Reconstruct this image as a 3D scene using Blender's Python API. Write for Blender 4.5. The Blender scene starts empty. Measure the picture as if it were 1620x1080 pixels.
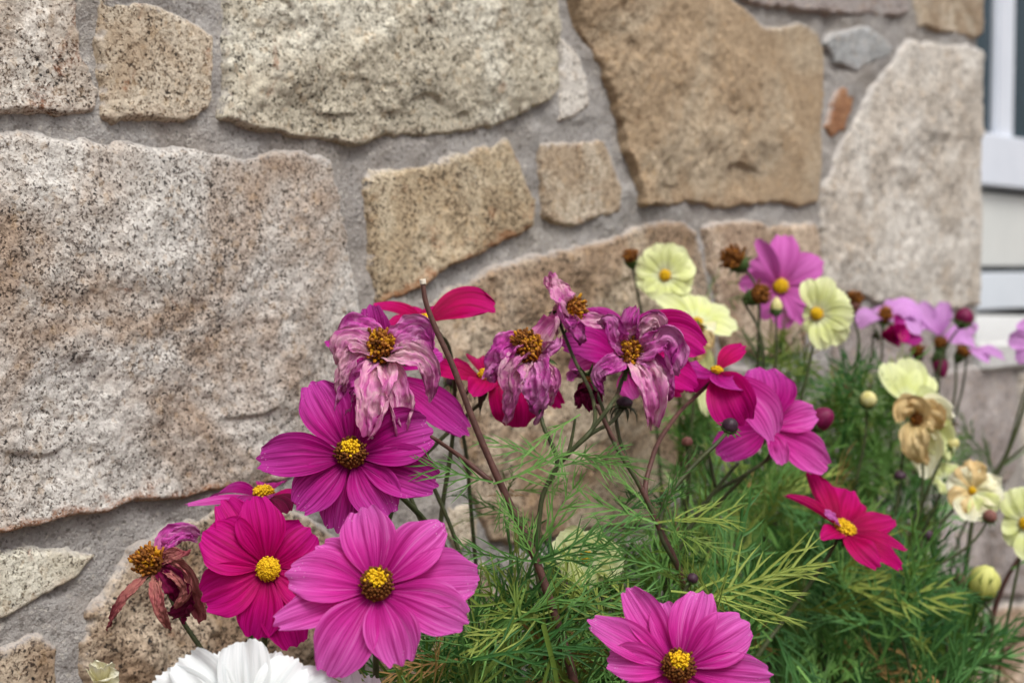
import bpy, math, random
import numpy as np
from mathutils import Vector, Matrix

# ------------------------------------------------------------------ camera, world, sun, exposure
S = bpy.context.scene
C = S.collection
FPX = 2250.0                      # focal length in photo pixels (1620 wide)
H = 0.80                          # camera height
PITCH = math.atan((540 - 425) / FPX)
cam_d = bpy.data.cameras.new('camera')
cam = bpy.data.objects.new('camera', cam_d); C.objects.link(cam); S.camera = cam
cam.location = (0, 0, H); cam.rotation_euler = (math.pi / 2 - PITCH, 0, 0)
cam_d.sensor_width = 36; cam_d.lens = 50; cam_d.clip_start = 0.01; cam_d.clip_end = 1000
cam_d.dof.use_dof = True; cam_d.dof.focus_distance = 0.625; cam_d.dof.aperture_fstop = 9.5
cam_d.dof.aperture_blades = 7

SUN_EL = math.radians(58); SUN_AZ = math.radians(150)     # azimuth clockwise from +Y
w = bpy.data.worlds.new('World'); S.world = w; w.use_nodes = True
nt = w.node_tree; bg = nt.nodes['Background']
sky = nt.nodes.new('ShaderNodeTexSky'); sky.sky_type = 'NISHITA'; sky.sun_disc = False
sky.sun_elevation = SUN_EL; sky.sun_rotation = SUN_AZ; sky.dust_density = 6.0; sky.air_density = 1.0; sky.ozone_density = 1.0
hs = nt.nodes.new('ShaderNodeHueSaturation'); hs.inputs['Saturation'].default_value = 0.52
nt.links.new(sky.outputs[0], hs.inputs['Color']); nt.links.new(hs.outputs[0], bg.inputs['Color'])
bg.inputs['Strength'].default_value = 0.11
sl = bpy.data.lights.new('sun', 'SUN'); sl.energy = 1.4; sl.angle = math.radians(26); sl.color = (1.0, 1.0, 0.99)
so = bpy.data.objects.new('sun', sl); C.objects.link(so)
sd_ = Vector((math.sin(SUN_AZ) * math.cos(SUN_EL), math.cos(SUN_AZ) * math.cos(SUN_EL), math.sin(SUN_EL)))
so.rotation_euler = sd_.to_track_quat('Z', 'Y').to_euler(); so.location = (1, -2, 4)
S.view_settings.view_transform = 'Standard'; S.view_settings.look = 'None'
S.view_settings.exposure = 0.35; S.view_settings.gamma = 1.0

random.seed(7); RNG = np.random.default_rng(7)

# ------------------------------------------------------------------ geometry helpers
Fw = np.array([0, math.cos(PITCH), -math.sin(PITCH)]); Up = np.array([0, math.sin(PITCH), math.cos(PITCH)])
Rt = np.array([1.0, 0, 0]); CAM = np.array([0, 0, H])
def ray(px, py): return Fw + (px - 810) / FPX * Rt - (py - 540) / FPX * Up
def P(px, py, d): return CAM + d * ray(px, py)
def nz(v): v = np.asarray(v, float); return v / (np.linalg.norm(v) + 1e-12)
WA = P(0, 425, 0.68); WB = P(1543, 425, 1.5)
WU = nz([WB[0] - WA[0], WB[1] - WA[1], 0]); WN = np.array([WU[1], -WU[0], 0])    # along wall, toward the viewer
WO = np.array([WA[0], WA[1], 0])
def unwall(px, py, off=0.0):
    r = ray(px, py); t = ((WO + WN * off - CAM) @ WN) / (r @ WN); p = CAM + t * r
    return np.array([(p - WO) @ WU, p[2]])
def wallp(u, z, h=0.0): return WO + WU * u + WN * h + np.array([0, 0, z])

def _hash(ix, iy, iz, seed):
    n = (ix.astype(np.int64) * 374761393 + iy.astype(np.int64) * 668265263 + iz.astype(np.int64) * 2147483647 + seed * 1274126177) & 0x7fffffff
    n = ((n ^ (n >> 13)) * 1274126177) & 0x7fffffff
    n = ((n ^ (n >> 15)) * 60493 + 19990303) & 0x7fffffff
    return ((n ^ (n >> 11)) & 0xffff) / 32767.5 - 1.0
def vnoise(x, y, z=None, seed=0):
    x = np.asarray(x, float); y = np.asarray(y, float); z = np.zeros_like(x) if z is None else np.asarray(z, float)
    ix, iy, iz = np.floor(x), np.floor(y), np.floor(z); fx, fy, fz = x - ix, y - iy, z - iz
    fx, fy, fz = [f * f * f * (f * (f * 6 - 15) + 10) for f in (fx, fy, fz)]
    r = 0
    for dx in (0, 1):
        for dy in (0, 1):
            for dz in (0, 1):
                r = r + _hash(ix + dx, iy + dy, iz + dz, seed) * (fx if dx else 1 - fx) * (fy if dy else 1 - fy) * (fz if dz else 1 - fz)
    return r
def fbm(x, y, z=None, o=4, seed=0, gain=0.5):
    a, t = 1.0, 0
    for k in range(o):
        f = 2.03 ** k
        t = t + a * vnoise(x * f, y * f, None if z is None else z * f, seed + 17 * k); a *= gain
    return t
def smooth(x): x = np.clip(x, 0, 1); return x * x * (3 - 2 * x)
def catmull(pts, n):
    pts = np.asarray(pts, float)
    if len(pts) == 2: return pts[0] + (pts[1] - pts[0]) * np.linspace(0, 1, n)[:, None]
    h = np.maximum(np.linalg.norm(np.diff(pts, axis=0), axis=1), 1e-9); dlt = np.diff(pts, axis=0) / h[:, None]
    m = np.empty_like(pts); m[0] = dlt[0]; m[-1] = dlt[-1]
    m[1:-1] = (dlt[:-1] * h[1:, None] + dlt[1:] * h[:-1, None]) / (h[:-1] + h[1:])[:, None]
    m[0] = 1.5 * dlt[0] - .5 * m[1]; m[-1] = 1.5 * dlt[-1] - .5 * m[-2]
    out = []
    for t in np.linspace(0, len(pts) - 1 - 1e-9, n):
        i = int(t); f = t - i; f2, f3 = f * f, f * f * f
        out.append((2 * f3 - 3 * f2 + 1) * pts[i] + (f3 - 2 * f2 + f) * h[i] * m[i] + (3 * f2 - 2 * f3) * pts[i + 1] + (f3 - f2) * h[i] * m[i + 1])
    return np.array(out)

class MB:
    """collects verts / faces / uvs of one mesh"""
    def __init__(s): s.v = []; s.f = []; s.m = []; s.uv = []; s.n = 0; s.tint = []
    def add(s, v, f, mi=0, uv=None, tint=0.5):
        v = np.asarray(v, float); s.v.append(v)
        for q in f: s.f.append(tuple(int(i) + s.n for i in q)); s.m.append(mi)
        s.uv.append(np.zeros((len(v), 2)) if uv is None else np.asarray(uv)); s.tint.append(np.full(len(v), 0.0) + tint); s.n += len(v)
    def build(s, name, mats, parent=None, origin=(0, 0, 0), smooth_=True):
        v = np.vstack(s.v) - np.asarray(origin, float)
        me = bpy.data.meshes.new(name); me.from_pydata(v.tolist(), [], s.f)
        for m in (mats if isinstance(mats, (list, tuple)) else [mats]): me.materials.append(m)
        me.polygons.foreach_set('material_index', np.array(s.m, dtype=np.int32))
        if smooth_: me.polygons.foreach_set('use_smooth', np.ones(len(s.f), dtype=bool))
        li = np.empty(len(me.loops), dtype=np.int32); me.loops.foreach_get('vertex_index', li)
        uv = np.vstack(s.uv); lay = me.uv_layers.new(name='UVMap'); lay.data.foreach_set('uv', uv[li].astype(np.float32).ravel())
        at = me.attributes.new('tint', 'FLOAT', 'POINT'); at.data.foreach_set('value', np.concatenate(s.tint).astype(np.float32))
        me.update()
        o = bpy.data.objects.new(name, me); C.objects.link(o)
        if parent: o.parent = parent
        else: o.location = tuple(origin)
        return o
def gridfaces(nu, nv):
    i = np.arange((nu - 1) * nv).reshape(nu - 1, nv)[:, :-1].ravel()
    return np.stack([i, i + 1, i + nv + 1, i + nv], 1)
def tag(o, label=None, cat=None, group=None, kind=None):
    for k, v in (('label', label), ('category', cat), ('group', group), ('kind', kind)):
        if v: o[k] = v
    return o
def empty(name, loc, label, cat, group=None, kind=None):
    o = bpy.data.objects.new(name, None); o.empty_display_size = 0.02; C.objects.link(o); o.location = tuple(loc)
    return tag(o, label, cat, group, kind)
def box(mb, lo, hi, mi=0, bevel=0.0):
    """box in wall coordinates (u, h, z)"""
    (a, b, c), (d, e, f) = lo, hi
    g = min(bevel, (d - a) * .3, abs(e - b) * .3, (f - c) * .3)
    pts, fc = [], []
    if g <= 0:
        q = [(a, b, c), (d, b, c), (d, e, c), (a, e, c), (a, b, f), (d, b, f), (d, e, f), (a, e, f)]
        fc = [(0, 3, 2, 1), (4, 5, 6, 7), (0, 1, 5, 4), (1, 2, 6, 5), (2, 3, 7, 6), (3, 0, 4, 7)]
    else:
        lv = [(c, g), (c + g, 0), (f - g, 0), (f, g)]
        q = []
        for zz, i in lv:
            k = g - i if i else g
            for (x, y, sx, sy) in ((a, b, 1, 1), (d, b, -1, 1), (d, e, -1, -1), (a, e, 1, -1)):
                q += [(x + sx * (i + (g if True else 0)), y + sy * i, zz), (x + sx * i, y + sy * (i + g), zz)] if (x, y) in ((a, b), (d, e)) else \
                     [(x + sx * i, y + sy * (i + g), zz), (x + sx * (i + g), y + sy * i, zz)]
        # order per ring: corner a,b -> (x+,y),(x,y+) ; keep consistent winding
        ring = [1, 0, 3, 2, 5, 4, 7, 6]
        for L in range(3):
            for k in range(8):
                p, n2 = ring[k] + 8 * L, ring[(k + 1) % 8] + 8 * L
                fc.append((p, n2, n2 + 8, p + 8))
        fc.append(tuple(reversed(ring))); fc.append(tuple(r + 24 for r in ring))
    mb.add([wallp(u, z, h) for u, h, z in q], fc, mi)
def tube(mb, path, r0, r1, sides=8, mi=0, n=None, bumps=0.0, seed=0):
    pts = catmull(path, n or max(6, 6 * (len(path) - 1)))
    T = np.gradient(pts, axis=0); T /= np.linalg.norm(T, axis=1)[:, None] + 1e-12
    a = nz(np.cross(T[0], [0.3, 0.9, 0.2])); V = []
    N = len(pts)
    for i in range(N):
        a = nz(a - T[i] * (a @ T[i])); b = np.cross(T[i], a)
        r = r0 + (r1 - r0) * i / (N - 1)
        if bumps: r *= 1 + bumps * math.sin(i * 1.7 + seed) * 0.5 + bumps * 0.5 * math.sin(i * 3.1 + seed * 2)
        for k in range(sides):
            g = 2 * math.pi * k / sides; V.append(pts[i] + r * (math.cos(g) * a + math.sin(g) * b))
    F = []
    for i in range(N - 1):
        for k in range(sides):
            F.append((i * sides + k, i * sides + (k + 1) % sides, (i + 1) * sides + (k + 1) % sides, (i + 1) * sides + k))
    F.append(tuple(range(sides))[::-1]); F.append(tuple(range((N - 1) * sides, N * sides)))
    uv = np.stack([np.tile(np.arange(sides) / sides, N), np.repeat(np.arange(N) / N, sides)], 1)
    mb.add(V, F, mi, uv)

# ------------------------------------------------------------------ material helpers
def srgb(r, g, b):
    def f(c): c /= 255.0; return c / 12.92 if c <= 0.04045 else ((c + 0.055) / 1.055) ** 2.4
    return (f(r), f(g), f(b), 1.0)
class NT:
    def __init__(s, name):
        s.m = bpy.data.materials.new(name); s.m.use_nodes = True; s.t = s.m.node_tree; s.t.nodes.clear()
        s.out = s.t.nodes.new('ShaderNodeOutputMaterial')
    def n(s, typ, ins=None, **kw):
        nd = s.t.nodes.new(typ)
        for k, v in kw.items(): setattr(nd, k, v)
        for k, v in (ins or {}).items():
            if hasattr(v, 'is_output') or isinstance(v, bpy.types.NodeSocket): s.t.links.new(v, nd.inputs[k])
            else: nd.inputs[k].default_value = v
        return nd
    def mix(s, f, a, b, mode='MIX'):
        nd = s.t.nodes.new('ShaderNodeMix'); nd.data_type = 'RGBA'; nd.blend_type = mode
        for k, v in ((0, f), (6, a), (7, b)):
            if isinstance(v, bpy.types.NodeSocket): s.t.links.new(v, nd.inputs[k])
            else: nd.inputs[k].default_value = v
        return nd.outputs[2]
    def math(s, op, a, b=0.0, clamp=False):
        nd = s.t.nodes.new('ShaderNodeMath'); nd.operation = op; nd.use_clamp = clamp
        for k, v in ((0, a), (1, b)):
            if isinstance(v, bpy.types.NodeSocket): s.t.links.new(v, nd.inputs[k])
            else: nd.inputs[k].default_value = v
        return nd.outputs[0]
    def ramp(s, f, stops, interp='LINEAR'):
        nd = s.t.nodes.new('ShaderNodeValToRGB'); cr = nd.color_ramp; cr.interpolation = interp
        while len(cr.elements) < len(stops): cr.elements.new(0.5)
        for e, (p, c) in zip(cr.elements, stops):
            e.position = p; e.color = c if len(c) == 4 else (*c, 1)
        s.t.links.new(f, nd.inputs[0]); return nd.outputs[0]
    def range(s, f, a, b, lo=0.0, hi=1.0):
        nd = s.n('ShaderNodeMapRange', {0: f, 1: a, 2: b, 3: lo, 4: hi}); nd.interpolation_type = 'SMOOTHSTEP'; return nd.outputs[0]
    def noise(s, vec, scale, detail=3.0, rough=0.55, dist=0.0):
        return s.n('ShaderNodeTexNoise', {'Vector': vec, 'Scale': scale, 'Detail': detail, 'Roughness': rough, 'Distortion': dist}).outputs[0]
    def done(s, sh): s.t.links.new(sh, s.out.inputs[0]); return s.m
def g(v): return (v, v, v, 1.0)

def stone_mat(name, light, mid, dark, stain, stain_amt=0.5, rust=0.0, speck=1.0, grain=1.0, rough_scale=14.0, spk_dark=0.03, edge_rust=0.15):
    t = NT(name); co = t.n('ShaderNodeTexCoord').outputs['Object']
    warp = t.n('ShaderNodeTexNoise', {'Vector': co, 'Scale': 420.0 / grain, 'Detail': 2.0})
    wv = t.n('ShaderNodeVectorMath', {0: warp.outputs[1], 1: (0.5, 0.5, 0.5)}, operation='SUBTRACT').outputs[0]
    wv = t.n('ShaderNodeVectorMath', {0: wv, 'Scale': 0.0026 * grain}, operation='SCALE').outputs[0]
    cw = t.n('ShaderNodeVectorMath', {0: co, 1: wv}, operation='ADD').outputs[0]
    v1 = t.n('ShaderNodeTexVoronoi', {'Vector': cw, 'Scale': 820.0 / grain}, feature='F1')
    v2 = t.n('ShaderNodeTexVoronoi', {'Vector': cw, 'Scale': 1500.0 / grain}, feature='F1')
    r1 = t.n('ShaderNodeSeparateColor', {0: v1.outputs['Color']}).outputs[0]
    r2 = t.n('ShaderNodeSeparateColor', {0: v2.outputs['Color']}).outputs[1]
    mixv = t.math('ADD', t.math('MULTIPLY', r1, 0.6), t.math('MULTIPLY', r2, 0.4))
    nf = t.noise(co, 1100.0 / grain, 3.0, 0.7)
    mixv = t.math('ADD', mixv, t.math('MULTIPLY', t.math('SUBTRACT', nf, 0.5), 0.55))
    # clumping of the dark minerals
    cl = t.noise(co, 170.0 / grain, 4.0, 0.65)
    mixv = t.math('ADD', mixv, t.math('MULTIPLY', t.math('SUBTRACT', cl, 0.5), 0.6 * speck))
    big = t.noise(co, rough_scale, 4.0, 0.6)
    mixv = t.math('ADD', mixv, t.math('MULTIPLY', t.math('SUBTRACT', big, 0.5), 0.55))
    dk = tuple(spk_dark * speck + dark[i] * (1 - speck) if speck <= 1 else dark[i] * 0.12 for i in range(3)) + (1,)
    col = t.ramp(mixv, [(0.09, dk), (0.21, dark), (0.33, mid), (0.52, light), (0.76, tuple(min(1, c * 1.22 + 0.015) for c in light[:3]) + (1,))])
    xl = t.n('ShaderNodeSeparateColor', {0: t.n('ShaderNodeTexVoronoi', {'Vector': cw, 'Scale': 360.0 / grain}, feature='F1').outputs['Color']}).outputs[0]
    col = t.mix(t.math('MULTIPLY', t.range(xl, 0.78, 0.9), 0.6), col, light)
    pw = t.noise(co, rough_scale * 2.6, 5.0, 0.7, 0.8)
    col = t.mix(t.math('MULTIPLY', t.range(pw, 0.56, 0.68), 0.45), col, tuple(min(1, c * 1.1) for c in light[:3]) + (1,))
    col = t.mix(t.math('MULTIPLY', t.range(pw, 0.42, 0.30), 0.45), col, t.mix(0.6, col, mid, 'MULTIPLY'))
    sn = t.noise(co, rough_scale * 0.9, 5.0, 0.62, 0.6)
    sf = t.math('MULTIPLY', t.range(sn, 0.40, 0.58), stain_amt)
    col = t.mix(sf, col, t.mix(0.75, col, stain, 'MULTIPLY'))
    # fine tan / ochre crystals
    oc = t.n('ShaderNodeTexVoronoi', {'Vector': cw, 'Scale': 300.0 / grain}, feature='F1')
    orr = t.n('ShaderNodeSeparateColor', {0: oc.outputs['Color']}).outputs[2]
    of = t.math('MULTIPLY', t.range(orr, 0.88, 0.95), 0.3)
    col = t.mix(of, col, t.mix(0.6, col, srgb(196, 160, 112)))
    if rust > 0:
        rn = t.noise(co, 38.0, 5.0, 0.7, 0.4)
        rf = t.math('MULTIPLY', t.range(rn, 0.68 - 0.16 * rust, 0.78 - 0.12 * rust), 0.8)
        rf = t.math('MULTIPLY', rf, t.range(nf, 0.36, 0.58))
        col = t.mix(rf, col, srgb(142, 84, 44))
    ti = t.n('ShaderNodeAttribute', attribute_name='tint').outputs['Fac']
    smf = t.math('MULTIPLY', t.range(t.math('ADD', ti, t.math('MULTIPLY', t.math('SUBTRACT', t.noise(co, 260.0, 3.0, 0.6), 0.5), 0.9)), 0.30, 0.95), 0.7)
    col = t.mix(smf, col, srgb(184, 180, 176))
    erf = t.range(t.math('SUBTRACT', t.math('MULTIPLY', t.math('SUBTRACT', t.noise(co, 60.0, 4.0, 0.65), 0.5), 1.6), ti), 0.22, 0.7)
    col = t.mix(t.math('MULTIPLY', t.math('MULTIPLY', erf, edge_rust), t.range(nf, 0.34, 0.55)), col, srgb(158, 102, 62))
    b1 = t.n('ShaderNodeBump', {'Height': mixv, 'Strength': 0.35, 'Distance': 0.0012})
    b2 = t.n('ShaderNodeBump', {'Height': t.noise(co, 150.0, 5.0, 0.7), 'Strength': 0.55, 'Distance': 0.004, 'Normal': b1.outputs[0]})
    p = t.n('ShaderNodeBsdfPrincipled', {'Base Color': col, 'Roughness': 0.82, 'Normal': b2.outputs[0], 'Specular IOR Level': 0.3})
    return t.done(p.outputs[0])

def mortar_mat():
    t = NT('mortar'); co = t.n('ShaderNodeTexCoord').outputs['Object']
    a = t.noise(co, 22.0, 5.0, 0.6); b = t.noise(co, 700.0, 3.0, 0.65); c = t.noise(co, 260.0, 4.0, 0.7)
    f = t.math('ADD', t.math('MULTIPLY', a, 0.5), t.math('MULTIPLY', b, 0.5))
    col = t.ramp(f, [(0.3, srgb(134, 129, 126)), (0.5, srgb(168, 164, 160)), (0.7, srgb(190, 187, 183))])
    st_ = t.range(t.noise(co, 9.0, 5.0, 0.65, 0.5), 0.45, 0.62); col = t.mix(t.math('MULTIPLY', st_, 0.35), col, srgb(150, 138, 124))
    gr = t.n('ShaderNodeSeparateColor', {0: t.n('ShaderNodeTexVoronoi', {'Vector': co, 'Scale': 520.0}, feature='F1').outputs['Color']}).outputs[0]
    col = t.mix(t.math('MULTIPLY', t.range(gr, 0.88, 0.95), 0.5), col, srgb(206, 200, 190)); col = t.mix(t.math('MULTIPLY', t.range(gr, 0.10, 0.04), 0.5), col, srgb(96, 88, 80))
    pit = t.range(t.noise(co, 420.0, 4.0, 0.7), 0.33, 0.42); col = t.mix(pit, srgb(112, 108, 105), col)
    h = t.math('ADD', t.math('MULTIPLY', c, 0.8), t.math('MULTIPLY', b, 0.3))
    bp = t.n('ShaderNodeBump', {'Height': h, 'Strength': 0.9, 'Distance': 0.0035})
    p = t.n('ShaderNodeBsdfPrincipled', {'Base Color': col, 'Roughness': 0.92, 'Normal': bp.outputs[0], 'Specular IOR Level': 0.2})
    return t.done(p.outputs[0])

def petal_mat(name, base, mid, tip, streak_dark, streak_light, sd_amt=0.55, sl_amt=0.35, transl=0.28, rough=0.5, base_to=0.35, blotch=0.0, blotch_col=None, scale_u=17.0, flecks=0.0):
    t = NT(name); uvn = t.n('ShaderNodeUVMap', uv_map='UVMap').outputs[0]
    sp = t.n('ShaderNodeSeparateXYZ', {0: uvn}); u, v = sp.outputs[0], sp.outputs[1]
    rnd = t.n('ShaderNodeObjectInfo').outputs['Random']
    comb = t.n('ShaderNodeCombineXYZ', {0: t.math('MULTIPLY', u, scale_u), 1: t.math('MULTIPLY', v, 1.1), 2: t.math('MULTIPLY', rnd, 37.0)}).outputs[0]
    n1 = t.noise(comb, 1.0, 3.0, 0.6, 0.25)
    comb2 = t.n('ShaderNodeCombineXYZ', {0: t.math('MULTIPLY', u, scale_u * 3.2), 1: t.math('MULTIPLY', v, 2.2), 2: t.math('MULTIPLY', rnd, 91.0)}).outputs[0]
    n2 = t.noise(comb2, 1.0, 2.0, 0.6, 0.2)
    col = t.ramp(v, [(0.0, base), (base_to, mid), (0.97, tip)])
    col = t.mix(t.math('MULTIPLY', t.range(n1, 0.52, 0.36), sd_amt), col, streak_dark)
    col = t.mix(t.math('MULTIPLY', t.range(n1, 0.52, 0.74), sl_amt), col, streak_light)
    col = t.mix(t.math('MULTIPLY', t.range(n2, 0.5, 0.34), sd_amt * 0.55), col, streak_dark)
    co = t.n('ShaderNodeTexCoord').outputs['Object']
    if blotch > 0:
        bn = t.noise(co, 70.0, 5.0, 0.65, 0.8)
        col = t.mix(t.math('MULTIPLY', t.range(bn, 0.44, 0.62), blotch), col, blotch_col)
    vn = t.math('ABSOLUTE', t.math('SUBTRACT', t.math('FRACT', t.math('ADD', t.math('MULTIPLY', u, 11.0), t.math('MULTIPLY', t.math('SUBTRACT', n1, 0.5), 0.9))), 0.5))
    col = t.mix(t.math('MULTIPLY', t.range(vn, 0.12, 0.0), 0.38 * sd_amt), col, streak_dark)
    if flecks > 0:
        fv = t.n('ShaderNodeTexVoronoi', {'Vector': co, 'Scale': 620.0}, feature='F1').outputs['Distance']
        fm = t.math('MULTIPLY', t.range(fv, 0.24, 0.12), t.range(t.math('ADD', v, t.math('MULTIPLY', t.noise(co, 60.0, 3.0, 0.6), 0.8)), 1.18, 1.42))
        col = t.mix(t.math('MULTIPLY', fm, flecks), col, srgb(232, 196, 226))
    if blotch > 0:      # papery browned tips
        tb = t.math('ADD', v, t.math('MULTIPLY', t.math('SUBTRACT', t.noise(co, 110.0, 4.0, 0.65), 0.5), 0.7))
        col = t.mix(t.math('MULTIPLY', t.range(tb, 0.84, 1.04), 0.6), col, t.mix(0.5, col, srgb(128, 84, 84)))
    hv = t.n('ShaderNodeHueSaturation', {'Color': col, 'Value': t.math('ADD', 0.9, t.math('MULTIPLY', rnd, 0.2))})
    col = hv.outputs[0]
    bp = t.n('ShaderNodeBump', {'Height': t.math('ADD', n1, t.math('MULTIPLY', n2, 0.5)), 'Strength': 0.45, 'Distance': 0.0012})
    p = t.n('ShaderNodeBsdfPrincipled', {'Base Color': col, 'Roughness': rough, 'Specular IOR Level': 0.12, 'Normal': bp.outputs[0]})
    tr = t.n('ShaderNodeBsdfTranslucent', {'Color': col})
    mx = t.n('ShaderNodeMixShader', {0: transl, 1: p.outputs[0], 2: tr.outputs[0]})
    return t.done(mx.outputs[0])

def plain_mat(name, c1, c2, scale=120.0, rough=0.6, transl=0.0, bump=0.3, tint=False):
    t = NT(name); co = t.n('ShaderNodeTexCoord').outputs['Object']
    n = t.noise(co, scale, 4.0, 0.6)
    if tint: n = t.math('ADD', t.math('MULTIPLY', n, 0.35), t.math('MULTIPLY', t.n('ShaderNodeAttribute', attribute_name='tint').outputs['Fac'], 0.65))
    col = t.ramp(n, [(0.25, c1), (0.75, c2)])
    bp = t.n('ShaderNodeBump', {'Height': n, 'Strength': bump, 'Distance': 0.001})
    p = t.n('ShaderNodeBsdfPrincipled', {'Base Color': col, 'Roughness': rough, 'Specular IOR Level': 0.3, 'Normal': bp.outputs[0]})
    if transl <= 0: return t.done(p.outputs[0])
    tr = t.n('ShaderNodeBsdfTranslucent', {'Color': col})
    return t.done(t.n('ShaderNodeMixShader', {0: transl, 1: p.outputs[0], 2: tr.outputs[0]}).outputs[0])

M = {}
M['pink'] = petal_mat('petal_magenta_pink', srgb(172, 6, 114), srgb(216, 50, 164), srgb(226, 104, 198), srgb(160, 6, 108), srgb(238, 140, 214), 0.58, 0.5, 0.36, base_to=0.42, flecks=0.6)
M['magenta'] = petal_mat('petal_deep_magenta', srgb(124, 0, 76), srgb(184, 12, 132), srgb(198, 62, 168), srgb(106, 0, 74), srgb(210, 100, 188), 0.62, 0.42, 0.32, base_to=0.42, flecks=0.5)
M['crimson'] = petal_mat('petal_crimson_magenta', srgb(150, 0, 64), srgb(198, 0, 112), srgb(202, 18, 140), srgb(146, 0, 70), srgb(212, 52, 154), 0.58, 0.28, 0.34)
M['red'] = petal_mat('petal_crimson', srgb(132, 0, 46), srgb(192, 0, 92), srgb(202, 8, 122), srgb(136, 0, 56), srgb(212, 36, 136), 0.6, 0.25, 0.34, base_to=.5)
M['lpink'] = petal_mat('petal_soft_pink', srgb(198, 84, 166), srgb(208, 104, 186), srgb(212, 112, 194), srgb(186, 70, 158), srgb(222, 140, 208), 0.4, 0.3)
M['lilac'] = petal_mat('petal_lilac', srgb(196, 130, 196), srgb(210, 152, 214), srgb(212, 158, 218), srgb(190, 118, 196), srgb(224, 180, 228), 0.4, 0.3)
M['lemon'] = petal_mat('petal_lemon', srgb(238, 243, 222), srgb(226, 233, 158), srgb(236, 241, 192), srgb(212, 218, 138), srgb(244, 245, 220), 0.4, 0.4, base_to=0.4)
M['cream'] = petal_mat('petal_cream', srgb(232, 224, 160), srgb(240, 236, 196), srgb(243, 242, 222), srgb(222, 212, 160), srgb(246, 244, 228), 0.35, 0.35)
M['white'] = petal_mat('petal_white', srgb(226, 232, 226), srgb(238, 241, 240), srgb(242, 245, 246), srgb(212, 220, 222), srgb(246, 248, 248), 0.4, 0.3)
M['wither'] = petal_mat('petal_withered_mauve', srgb(232, 208, 188), srgb(220, 142, 188), srgb(200, 104, 166), srgb(182, 58, 148), srgb(238, 214, 220), 0.6, 0.65, 0.25, 0.8, 0.45, 0.55, srgb(228, 200, 196), 10.0)
M['wither2'] = petal_mat('petal_withered_purple', srgb(218, 160, 192), srgb(206, 84, 174), srgb(186, 74, 158), srgb(156, 28, 128), srgb(232, 180, 214), 0.6, 0.55, 0.25, 0.8, 0.45, 0.45, srgb(216, 168, 200), 10.0)
M['wither3'] = petal_mat('petal_withered_rust', srgb(176, 126, 108), srgb(184, 108, 108), srgb(160, 78, 88), srgb(122, 46, 62), srgb(214, 164, 142), 0.65, 0.5, 0.2, 0.75, 0.45, 0.4, srgb(192, 134, 120), 11.0)
M['dryred'] = petal_mat('petal_dried_crimson', srgb(84, 8, 44), srgb(112, 8, 60), srgb(124, 16, 70), srgb(60, 2, 30), srgb(150, 30, 90), 0.6, 0.35, 0.12, 0.6, 0.45, 0.0, None, 12.0)
M['tan'] = petal_mat('petal_dried_tan', srgb(230, 208, 146), srgb(236, 212, 160), srgb(230, 200, 144), srgb(206, 160, 100), srgb(244, 230, 190), 0.3, 0.45, 0.3, 0.75, 0.45)
M['yellow'] = plain_mat('floret_yellow', srgb(206, 150, 4), srgb(240, 206, 30), 500.0, 0.7)
M['gold'] = plain_mat('floret_gold', srgb(160, 106, 10), srgb(216, 160, 24), 500.0, 0.7)
M['brown'] = plain_mat('floret_brown', srgb(66, 32, 10), srgb(140, 86, 26), 500.0, 0.8)
M['ginger'] = plain_mat('floret_ginger', srgb(112, 60, 18), srgb(186, 124, 46), 400.0, 0.8)
M['stem'] = plain_mat('stem_purple_brown', srgb(70, 46, 42), srgb(104, 70, 62), 300.0, 0.55)
M['stemg'] = plain_mat('stem_dark_green', srgb(48, 58, 36), srgb(80, 84, 52), 300.0, 0.55)
M['stemp'] = plain_mat('stem_pale_green', srgb(110, 134, 70), srgb(140, 160, 90), 200.0, 0.55)
M['calyx'] = plain_mat('calyx_green', srgb(44, 62, 30), srgb(86, 112, 56), 300.0, 0.6, 0.1)
M['calyxd'] = plain_mat('calyx_dark', srgb(38, 40, 28), srgb(68, 72, 46), 300.0, 0.6)
M['buddark'] = plain_mat('bud_dark_purple', srgb(38, 22, 34), srgb(78, 52, 66), 400.0, 0.45)
M['budred'] = plain_mat('bud_crimson', srgb(84, 8, 48), srgb(136, 24, 82), 260.0, 0.5, 0.1)
M['budbrown'] = plain_mat('bud_brown', srgb(98, 62, 56), srgb(150, 102, 92), 300.0, 0.6)
M['budcream'] = plain_mat('bud_cream', srgb(216, 206, 120), srgb(240, 234, 180), 220.0, 0.55, 0.15)
M['budyellow'] = petal_mat('bud_lemon', srgb(196, 204, 90), srgb(222, 222, 116), srgb(232, 232, 150), srgb(180, 188, 76), srgb(238, 236, 170), 0.5, 0.4, 0.15)
M['cut'] = plain_mat('cut_pith', srgb(200, 188, 168), srgb(232, 224, 208), 600.0, 0.8)
M['leaf'] = plain_mat('feathery_leaf', srgb(52, 100, 44), srgb(122, 168, 86), 40.0, 0.55, 0.25, 0.1, True)
M['leafd'] = plain_mat('feathery_leaf_deep', srgb(48, 96, 48), srgb(108, 160, 88), 40.0, 0.55, 0.25, 0.1, True)
M['leafy'] = plain_mat('feathery_leaf_yellowish', srgb(84, 118, 44), srgb(152, 168, 80), 40.0, 0.55, 0.25, 0.1, True)
M['paint'] = plain_mat('white_window_frame', srgb(214, 220, 230), srgb(226, 231, 240), 8.0, 0.35, 0, 0.02)
M['board'] = plain_mat('cream_board', srgb(208, 211, 208), srgb(218, 220, 216), 10.0, 0.5, 0, 0.05)
M['board2'] = plain_mat('white_board', srgb(214, 222, 230), srgb(222, 229, 236), 10.0, 0.5, 0, 0.05)
M['gap'] = plain_mat('dark_seal', srgb(30, 40, 46), srgb(54, 66, 72), 60.0, 0.6)
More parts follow.
